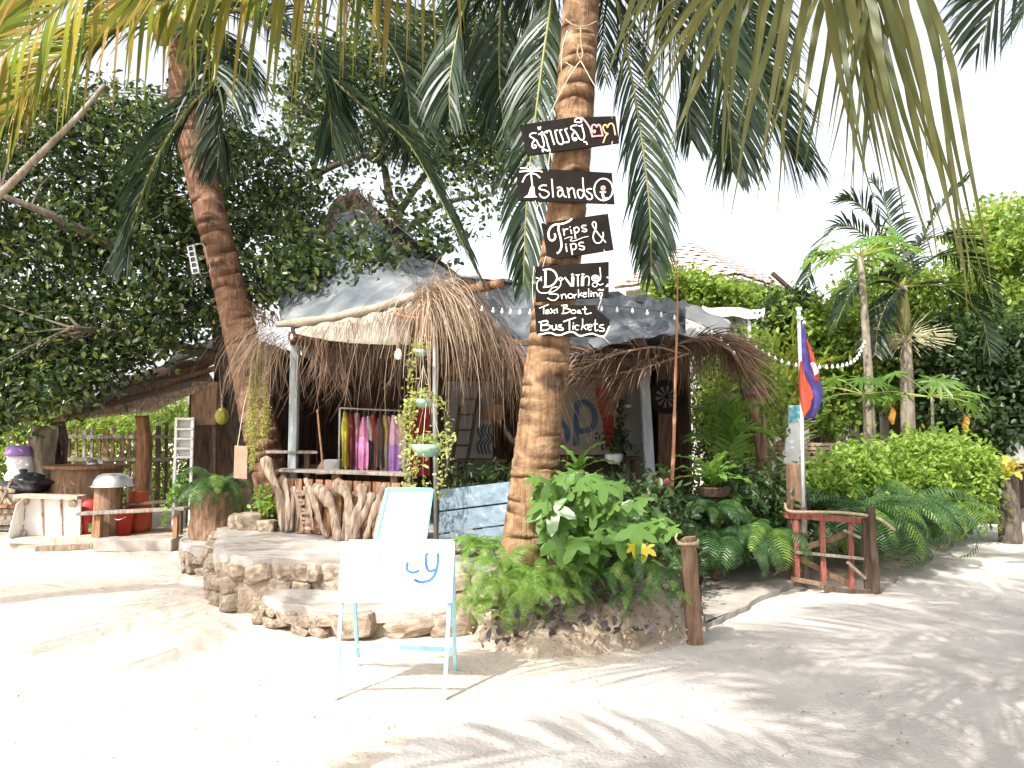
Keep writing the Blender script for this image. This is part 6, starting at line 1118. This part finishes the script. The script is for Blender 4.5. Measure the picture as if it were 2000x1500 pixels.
for i in range(7):
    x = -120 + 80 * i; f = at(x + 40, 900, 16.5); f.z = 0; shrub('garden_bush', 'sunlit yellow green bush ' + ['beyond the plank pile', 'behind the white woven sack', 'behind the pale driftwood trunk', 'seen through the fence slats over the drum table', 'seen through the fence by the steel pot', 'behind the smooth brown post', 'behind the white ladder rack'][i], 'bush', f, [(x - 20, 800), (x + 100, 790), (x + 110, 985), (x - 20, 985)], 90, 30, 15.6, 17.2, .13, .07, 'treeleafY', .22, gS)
shrub('garden_bush', 'leafy bush filling the gap between hut and garden building', 'bush', (at(1450, 900, 11.5).x, 11.5, .0), [(1400, 690), (1490, 660), (1510, 760), (1500, 880), (1410, 890), (1375, 780), (1385, 720)], 230, 30, 11, 12.4, .10, .05, 'treeleafY', .16)
shrub('garden_bush', 'dense green bush hiding the house wall beside the dartboard', 'bush', (at(1410, 900, 13).x, 13, .0), [(1370, 650), (1450, 660), (1460, 900), (1370, 900)], 170, 34, 12.8, 13.4, .11, .06, 'treeleaf', .16)
mb = MB(); p = smooth_pts([at(-20, 400, 7.5), at(90, 290, 7.5), at(150, 230, 7.6), at(205, 165, 7.7)], 12); mb.tube(p, [.04 - .0015 * i for i in range(12)], 8, jit=.05); single('bare_branch', mb, 'barkpale', 'bare grey branch slanting across the dark tree crown', 'branch', p[0], smooth=True)
T = thing('lamp_box', 'small white framed panel with dark panes bracketed to the left palm', 'solar lamp', at(378, 535, 8.8)); q = [at(365, 481, 8.8), at(378, 479, 8.8), at(389, 532, 8.8), at(375, 535, 8.8)]; mb = MB(); mb.prism(q, (0, .03, 0)); mb.build('case', 'white', T)
for i in range(5):
    u0 = (i + .15) / 5; u1 = (i + .9) / 5; L0, L1 = q[0].lerp(q[3], u0), q[0].lerp(q[3], u1); R0, R1 = q[1].lerp(q[2], u0), q[1].lerp(q[2], u1); mb = MB(); mb.add([p + Vector((0, -.004, 0)) for p in (L0.lerp(R0, .2), L0.lerp(R0, .85), L1.lerp(R1, .85), L1.lerp(R1, .2))], [(0, 1, 2, 3)]); mb.build('pane', 'glass', T)
mb = MB(); mb.tube(smooth_pts([at(372, 480, 8.8), at(396, 477, 8.85), at(404, 500, 8.9), at(410, 530, 9.0), at(380, 534, 8.82)], 14), .007, 5); mb.build('bracket', 'metal', T)
# ================================================ LEFT YARD
YB = 10.3
T = thing('concrete_kerb', 'low stained concrete kerb under the yard bench', 'kerb', at(270, 1080, YB)); a = gz(188, 1076); b = gz(352, 1072); mb = MB(); mb.box(((a.x + b.x) / 2, 10.45, .09), (b.x - a.x, .3, .18)); mb.build('block', 'slab', T, bevel=.015)
mb = MB(); mb.prism([Vector((-7.2, 10.6, -.05)), Vector((-4.2, 10.6, -.05)), Vector((-3.9, 14.6, -.05)), Vector((-10.5, 14.6, -.05)), Vector((-10.5, 11.6, -.05))], (0, 0, .2)); o = mb.build('yard_floor', 'soil'); o['kind'] = 'structure'
FZ = .15
def onfloor(px, Y): p = at(px, 900, Y); return Vector((p.x, Y, FZ))
T = thing('plank_bench', 'rough plank bench over the concrete kerb', 'bench', onfloor(265, 10.4)); mb = MB(); mb.bar(at(156, 1003, 10.45), at(366, 993, 10.45), .045, .22); mb.build('seat', 'greywood', T, bevel=.008)
for x in (193, 344): mb = MB(); q = at(x, 1006, 10.45); mb.bar((q.x, 10.45, .18), (q.x, 10.45, q.z - .0), .09 if x < 200 else .06); mb.build('leg', 'tanwood', T)
T = thing('plank_bench', 'second narrow plank bench behind the first in the yard', 'bench', onfloor(290, 11)); mb = MB(); mb.bar(at(222, 987, 11.), at(364, 977, 11.), .04, .2); mb.build('seat', 'darkwood', T, bevel=.008)
for x in (232, 352): mb = MB(); q = at(x, 986, 11.); mb.bar((q.x, 11., FZ), (q.x, 11., q.z), .07); mb.build('leg', 'darkwood', T)
c = onfloor(214, 10.85); tp = at(214, 950, 10.85).z; mb = MB(); mb.lathe([(.2, 0), (.19, .3), (.185, tp - FZ)], c, 14); single('log_stump', mb, 'brownwood', 'upright log stump carrying an upturned metal basin', 'stump', c)
mb = MB(); c2 = Vector((at(220, 950, 10.85).x, 10.85, tp)); mb.lathe([(.30, .0), (.30, .012), (.275, .02), (.25, .10), (.20, .165), (.14, .19), (.01, .195)], c2, 28); single('metal_basin', mb, 'alu', 'upturned aluminium basin on the log stump', 'basin', c2, smooth=True)
c = onfloor(172, 12); T = thing('drum_table', 'huge log drum with a pale sunlit plank top', 'table', c); zt2 = at(172, 908, 12).z; mb = MB(); mb.lathe([(.56, 0), (.53, .4), (.52, zt2 - FZ - .05)], c, 26); mb.build('drum', 'brownwood', T); mb = MB(); mb.lathe([(.62, zt2 - FZ - .05), (.63, zt2 - FZ), (.01, zt2 - FZ + .002)], c, 30); mb.build('top', 'tanwood', T)
c = Vector((at(190, 897, 12).x, 11.9, zt2)); mb = MB(); mb.lathe([(.115, 0), (.11, .03), (.075, .095), (.05, .10), (.045, .095), (.01, .09)], c, 18); single('steel_pot', mb, 'alu', 'small dented steel pot on the log drum table', 'pot', c, smooth=True)
c = onfloor(274, 11.3); T = thing('gas_cylinder', 'orange gas cylinder standing behind the plank bench', 'gas cylinder', c); mb = MB(); mb.lathe([(.15, 0), (.185, .03), (.195, .10), (.195, .36), (.18, .43), (.12, .48), (.05, .5)], c, 26); mb.build('body', 'gas', T, smooth=True); mb = MB(); mb.lathe([(.14, .45), (.14, .62), (.13, .62), (.13, .45)], c, 24, cap=False); mb.build('collar', 'gas', T); mb = MB(); mb.lathe([(.03, .5), (.03, .56), (.015, .58), (.015, .6)], c, 10); mb.build('valve', 'metal', T); mb = MB(); mb.lathe([(.16, -.0), (.16, .04), (.15, .04)], c, 24, cap=False); mb.build('foot_ring', 'gas', T)
# broken white box
T = thing('white_crate', 'broken white crate lying open with rusted corners', 'crate', gz(90, 1062)); Yw = 10.9; q = [at(45, 1050, Yw), at(155, 1052, Yw), at(158, 975, Yw), at(52, 972, Yw)]; mb = MB(); mb.prism(q, (0, .03, 0)); mb.build('back_panel', 'white', T); mb = MB(); mb.prism([at(15, 1052, Yw - .35), q[0] + Vector((-.01, -.01, 0)), q[3] + Vector((-.01, -.01, 0)), at(32, 985, Yw - .3)], (-.02, .02, 0)); mb.build('side_panel', 'white', T)
for x in (82, 119): mb = MB(); mb.bar(at(x, 974, Yw - .02), at(x + 2, 1050, Yw - .02), .02, .03); mb.build('rib', 'rust', T)
mb = MB(); mb.bar(at(38, 968, Yw - .1), at(160, 971, Yw - .1), .05, .25); mb.build('top_plank', 'rust', T); mb = MB(); mb.bar(at(20, 1054, Yw - .2), at(158, 1056, Yw - .1), .05, .3); mb.build('bottom_panel', 'white', T)
for x, y in ((46, 980), (140, 984), (42, 1042)): mb = MB(); c = at(x, y, Yw - .06); mb.tube([c, c + Vector((0, .05, 0))], .055, 14); mb.build('corner_knob', 'rust', T)
mb = MB(); mb.bar(gz(70, 1072, .04), gz(185, 1066, .04), .07, .12); single('flat_plank', mb, 'drift', 'weathered plank lying on the sand below the white crate', 'plank', gz(120, 1070))
# red printed sack
def sackshape(name, label, cat, c, rx, ry, h, mat, seed, lumps=.08, tie=False):
    r = random.Random(seed); ph = [(r.uniform(0, 6), r.uniform(1, 4), r.uniform(1, 4)) for _ in range(5)]; vs = []; nr, ns = 12, 22
    for i in range(nr):
        t = i / (nr - 1); w = math.sin(math.pi * min(.97, t * .86 + .12)) ** (.35 if not tie else .6); z = h * t
        for k in range(ns):
            a = 2 * math.pi * k / ns; g = 1 + lumps * sum(math.sin(p + round(f) * a + e * t * 4) for p, f, e in ph) * .5 + r.uniform(-lumps, lumps) * .25; vs.append(Vector(c) + Vector((rx * w * g * math.cos(a), ry * w * g * math.sin(a), z)))
    mb = MB(); mb.add(vs, [(i * ns + k, i * ns + (k + 1) % ns, (i + 1) * ns + (k + 1) % ns, (i + 1) * ns + k) for i in range(nr - 1) for k in range(ns)] + [tuple(range(ns - 1, -1, -1)), tuple((nr - 1) * ns + k for k in range(ns))]); T = thing(name, label, cat, c); mb.build('bag', mat, T, smooth=True); return T
c = gz(168, 1060); T = sackshape('printed_sack', 'red sack with yellow and green print slumped by the kerb', 'sack', c, .2, .16, .66, 'redsack', 3)
for x, y, w, h, m in [(156, 1035, .07, .16, 'yellowprint'), (158, 1000, .07, .12, 'greenprint'), (178, 1030, .09, .13, 'greenprint')]: p = at(x, y, c.y - .17); mb = MB(); mb.grid([[p + Vector((w * (i / 3 - .5), .012 * abs(i - 1.5) - .02, h * (j / 3 - .5))) for i in range(4)] for j in range(4)]); mb.build('print', m, T, smooth=True)
c = onfloor(246, 10.9); T = thing('red_bucket', 'red plastic bucket under the yard bench', 'bucket', c); mb = MB(); mb.lathe([(.10, 0), (.145, .34), (.155, .345), (.155, .36), (.138, .355), (.095, .02)], c, 20); mb.build('pail', 'redsack', T, smooth=True); mb = MB(); mb.tube(smooth_pts([c + Vector((-.15, 0, .34)), c + Vector((-.05, -.15, .26)), c + Vector((.05, -.15, .26)), c + Vector((.15, 0, .34))], 10), .004, 5); mb.build('handle', 'metal', T)
# planks pile, bin bag, white sack
PT = thing('plank_pile', 'stack of weathered planks under the bin bag', 'plank pile', gz(40, 1052)); zt3 = 0
for i in range(7): z = .04 + i * .085; mb = MB(); y = 11.5 + R.uniform(-.1, .1); a = at(-60, 1000, y); b = at(60 + R.uniform(-8, 14), 1000, y); mb.box(((a.x + b.x) / 2, y, z), (b.x - a.x, .55 - .03 * i, .06), Euler((0, 0, R.uniform(-.06, .06)))); mb.build('plank', R.choice(['drift', 'greywood', 'tanwood']), PT); zt3 = z + .03
a = at(60, 960, 11.6); mb = MB(); mb.box((a.x, 11.6, (a.z - .02) / 2), (.7, .5, a.z - .02)); mb.build('base_block', 'drift', PT)
T = sackshape('bin_bag', 'knotted black bin bag resting on the plank pile', 'bin bag', (a.x, 11.55, a.z - .02), .33, .25, .33, 'bag', 5, .3, True); mb = MB(); mb.lathe([(.02, 0), (.05, .03), (.07, .08), (.02, .1)], (a.x - .1, 11.55, a.z + .27), 9); mb.build('knot', 'bag', T)
a = at(40, 938, 12.2); mb = MB(); T = sackshape('woven_sack', 'white woven sack with purple top behind the bin bag', 'sack', (a.x, 12.2, a.z - .1), .23, .16, .62, 'sack', 6, .16); mb = MB(); p = at(40, 884, 12.2); mb.tube([p + Vector((0, 0, z)) for z in (-.06, -.01, .04, .09, .12)], [.20, .215, .20, .19, .12], 16, jit=.16); mb.build('purple_top', 'sackpurple', T, smooth=True); mb = MB(); mb.box((a.x, 12.25, (a.z - .1) / 2), (.6, .5, a.z - .1)); single('log_block', mb, 'drift', 'block of driftwood under the white woven sack', 'log', (a.x, 12.25, 0), bevel=.03)
T = thing('pallet_frame', 'pale broken wooden lattice frame at the left edge of the yard', 'frame', at(10, 985, 11.2))
for a, b in [((-20, 930, 11.2), (22, 985, 11.2)), ((0, 985, 11.18), (24, 935, 11.18)), ((-10, 950, 11.16), (30, 958, 11.16))]: mb = MB(); mb.bar(at(*a), at(*b), .035, .03); mb.build('lath', 'drift', T)
# driftwood trunks and fence
for i, (pts, r, m, lb) in enumerate([([(92, 975, 12.3), (90, 930, 12.3), (86, 880, 12.3), (88, 832, 12.3)], .17, 'barkpale', 'pale fluted driftwood trunk standing at the yard corner'), ([(70, 960, 12.6), (68, 900, 12.6), (66, 850, 12.6)], .09, 'brownwood', 'brown driftwood post beside the pale trunk'), ([(118, 930, 13), (116, 870, 13), (112, 820, 13)], .12, 'darkwood', 'thick dark post at the end of the yard fence'), ([(275, 990, 11.9), (278, 940, 11.9), (282, 860, 11.9), (277, 812, 11.9)], .105, 'tanwood', 'smooth brown timber post holding the lean-to roof')]):
    P = smooth_pts(px3(pts), 14); P[0].z = min(P[0].z, FZ); mb = MB(); vs = []; ns = 16; rr = random.Random(i)
    for j, p in enumerate(P):
        for k in range(ns): a = 2 * math.pi * k / ns; g = r * (1 + .14 * math.sin(a * 5 + j * .3 + i) + rr.uniform(-.04, .04)) * (1 + .12 * math.sin(j * .7 + i)); vs.append(p + Vector((math.cos(a) * g, math.sin(a) * g, 0)))
    mb.add(vs, [(j * ns + k, j * ns + (k + 1) % ns, (j + 1) * ns + (k + 1) % ns, (j + 1) * ns + k) for j in range(13) for k in range(ns)] + [tuple(13 * ns + k for k in range(ns))]); single('timber_post', mb, m, lb, 'post', P[0], smooth=True)
T = thing('slat_fence', 'brown slat fence at the back of the yard', 'fence', onfloor(220, 14.3))
for i in range(15): x = 122 + i * 14.5 + R.uniform(-3, 3); mb = MB(); a = at(x, 905, 14.3); b = at(x + R.uniform(-2, 2), 845 + R.uniform(-22, 8), 14.3); mb.bar((a.x, 14.3, FZ), b, R.uniform(.05, .11), .03); mb.build('slat', R.choice(['brownwood', 'greywood', 'darkwood']), T)
for y in (853, 897): mb = MB(); mb.bar(at(115, y, 14.26), at(345, y, 14.26), .07, .03); mb.build('rail', 'greywood', T)
# lean-to roof
T = thing('lean_to_roof', 'sloping plank lean-to roof over the yard with a grey ridge sheet', 'roof', onfloor(300, 12.6))
def roofplank(q, mat, th=.04, nm='plank'): P = [at(*p) for p in q]; mb = MB(); mb.prism(P, (0, 0, -th)); mb.build(nm, mat, T, bevel=.006)
roofplank([(120, 818, 11.6), (300, 800, 11.6), (420, 745, 11.8), (400, 716, 12.8), (250, 745, 12.8), (130, 795, 12.8)], 'drift'); roofplank([(190, 770, 12.5), (380, 728, 12.5), (432, 700, 12.6), (420, 690, 13.6), (300, 718, 13.6), (200, 755, 13.6)], 'tanwood'); roofplank([(320, 712, 12.6), (445, 668, 12.6), (450, 645, 13.6), (335, 695, 13.6)], 'greywood', .06, 'ridge_sheet')
mb = MB(); mb.bar(at(105, 822, 11.8), at(430, 716, 12.3), .08); mb.build('rafter', 'brownwood', T); mb = MB(); mb.bar(at(400, 716, 12.5), at(300, 800, 12.4), .06); mb.build('rafter', 'darkwood', T)
for x, y, Y in ((110, 820, 12.9), (425, 712, 12.9)): mb = MB(); p = at(x, y, Y); mb.bar((p.x, Y, FZ), p, .09); mb.build('post', 'darkwood', T)
T = thing('white_rack', 'white metal ladder rack beside the wooden cupboard in the yard', 'rack', onfloor(360, 11.6)); 
for x in (345, 377): mb = MB(); a = at(x, 815, 11.6); mb.bar((a.x, 11.6, FZ), a, .04); mb.build('upright', 'white', T)
for y in (818, 838, 857, 876, 893): mb = MB(); mb.bar(at(345, y, 11.58), at(377, y, 11.58), .035, .03); mb.build('rung', 'metal', T)
mb = MB(); a = at(347, 893, 11.63); b = at(375, 818, 11.63); mb.box(((a.x + b.x) / 2, 11.65, (a.z + b.z) / 2), (b.x - a.x, .02, b.z - a.z)); mb.build('back_sheet', 'wallwhite', T)
T = thing('wall_cupboard', 'brown wooden cupboard panel standing under the lean-to roof', 'cupboard', onfloor(400, 11.8)); mb = MB(); a = at(372, 830, 11.8); b = at(424, 745, 11.8); mb.box(((a.x + b.x) / 2, 11.9, (a.z + b.z) / 2), (b.x - a.x, .2, b.z - a.z)); mb.build('panel', 'brownwood', T, bevel=.006)
for x in (376, 420): mb = MB(); p = at(x, 830, 11.9); mb.bar((p.x, 11.9, FZ), p, .07); mb.build('leg', 'darkwood', T)
mb = MB(); a = at(385, 905, 12.4); b = at(440, 740, 12.4); mb.box(((a.x + b.x) / 2 + .15, 12.5, (FZ + b.z) / 2), (b.x - a.x + .7, .06, b.z - FZ)); single('back_wall', mb, 'darkwood', 'dark board wall closing the yard behind the cupboard', 'wall', onfloor(420, 12.5))
T = thing('yellow_float', 'yellow oval float hanging beside the cupboard', 'float', at(433, 830, 11.3)); mb = MB(); mb.lathe([(.01, -.14), (.07, -.11), (.105, -.02), (.09, .07), (.04, .12), (.01, .13)], at(433, 812, 11.3), 16); mb.build('float', 'yellowbuoy', T, smooth=True); mb = MB(); mb.tube([at(433, 797, 11.3), at(428, 714, 11.9)], .005, 4); mb.build('cord', 'twine', T)
# log planter with fern
c = Vector((at(418, 1040, 9.35).x, 9.35, .3)); T = thing('log_planter', 'hollow bark log planter beneath the left palm', 'planter', c); mb = MB(); vs = []; ns = 20; rr = random.Random(3); zt4 = at(418, 955, 9.35).z
for j in range(8):
    t = j / 7
    for k in range(ns): a = 2 * math.pi * k / ns; g = (.27 + .05 * t) * (1 + .10 * math.sin(a * 4 + j * .2) + rr.uniform(-.06, .06)); vs.append(c + Vector((math.cos(a) * g + .03 * t, math.sin(a) * g * .8, (zt4 - c.z) * t + (rr.uniform(-.05, .05) if j == 7 else 0))))
mb.add(vs, [(j * ns + k, j * ns + (k + 1) % ns, (j + 1) * ns + (k + 1) % ns, (j + 1) * ns + k) for j in range(7) for k in range(ns)] + [tuple(7 * ns + k for k in range(ns))]); mb.build('log', 'brownwood', T)
fern(Vector((c.x, 9.3, zt4 - .03)), 34, .85, 'ferndark', 'broad dark green fern filling the log planter', 'log planter fern', mix='fern')
T = thing('creeper', 'bright leafy creeper hanging from the log planter fern', 'plant', at(335, 1010, 9.1)); strandleaves('foliage', T, [[(360, 930, 9.1), (338, 960, 9.05), (326, 985, 9.05), (322, 1020, 9.05)]], 70, .07, .04, 'nest', .02)
shrub('young_plant', 'small leafy plant among stones at the palm foot', 'plant', at(520, 1010, 8.9), [(505, 940), (530, 940), (540, 1000), (510, 1005)], 14, 14, 8.8, 9.0, .08, .04, 'hedge', .05, stems=3)
for i, (x, y, Y, s) in enumerate([(522, 1012, 8.7, .2), (490, 1018, 8.9, .3), (470, 1030, 9.0, .25)]): p = at(x, y, Y); o = inst('boulder', ROCK[i], None, Matrix.Translation((p.x, Y, PZ + s * .3)) @ Matrix.Diagonal((s * 1.2, s, s * .8, 1))); tag(o, ['small rounded stone touching the left palm foot', 'larger flat stone beside the left palm foot', 'stone between the log planter and the left palm'][i], 'stone', 'stones at the left palm')
shrub('low_plant', 'low dark plants behind the blue planks inside the hut front', 'plant', (at(930, 950, 8).x, 8, PZ), [(890, 925), (1000, 915), (1000, 955), (890, 965)], 26, 24, 7.9, 8.3, .09, .03, 'treeleafD', .08)
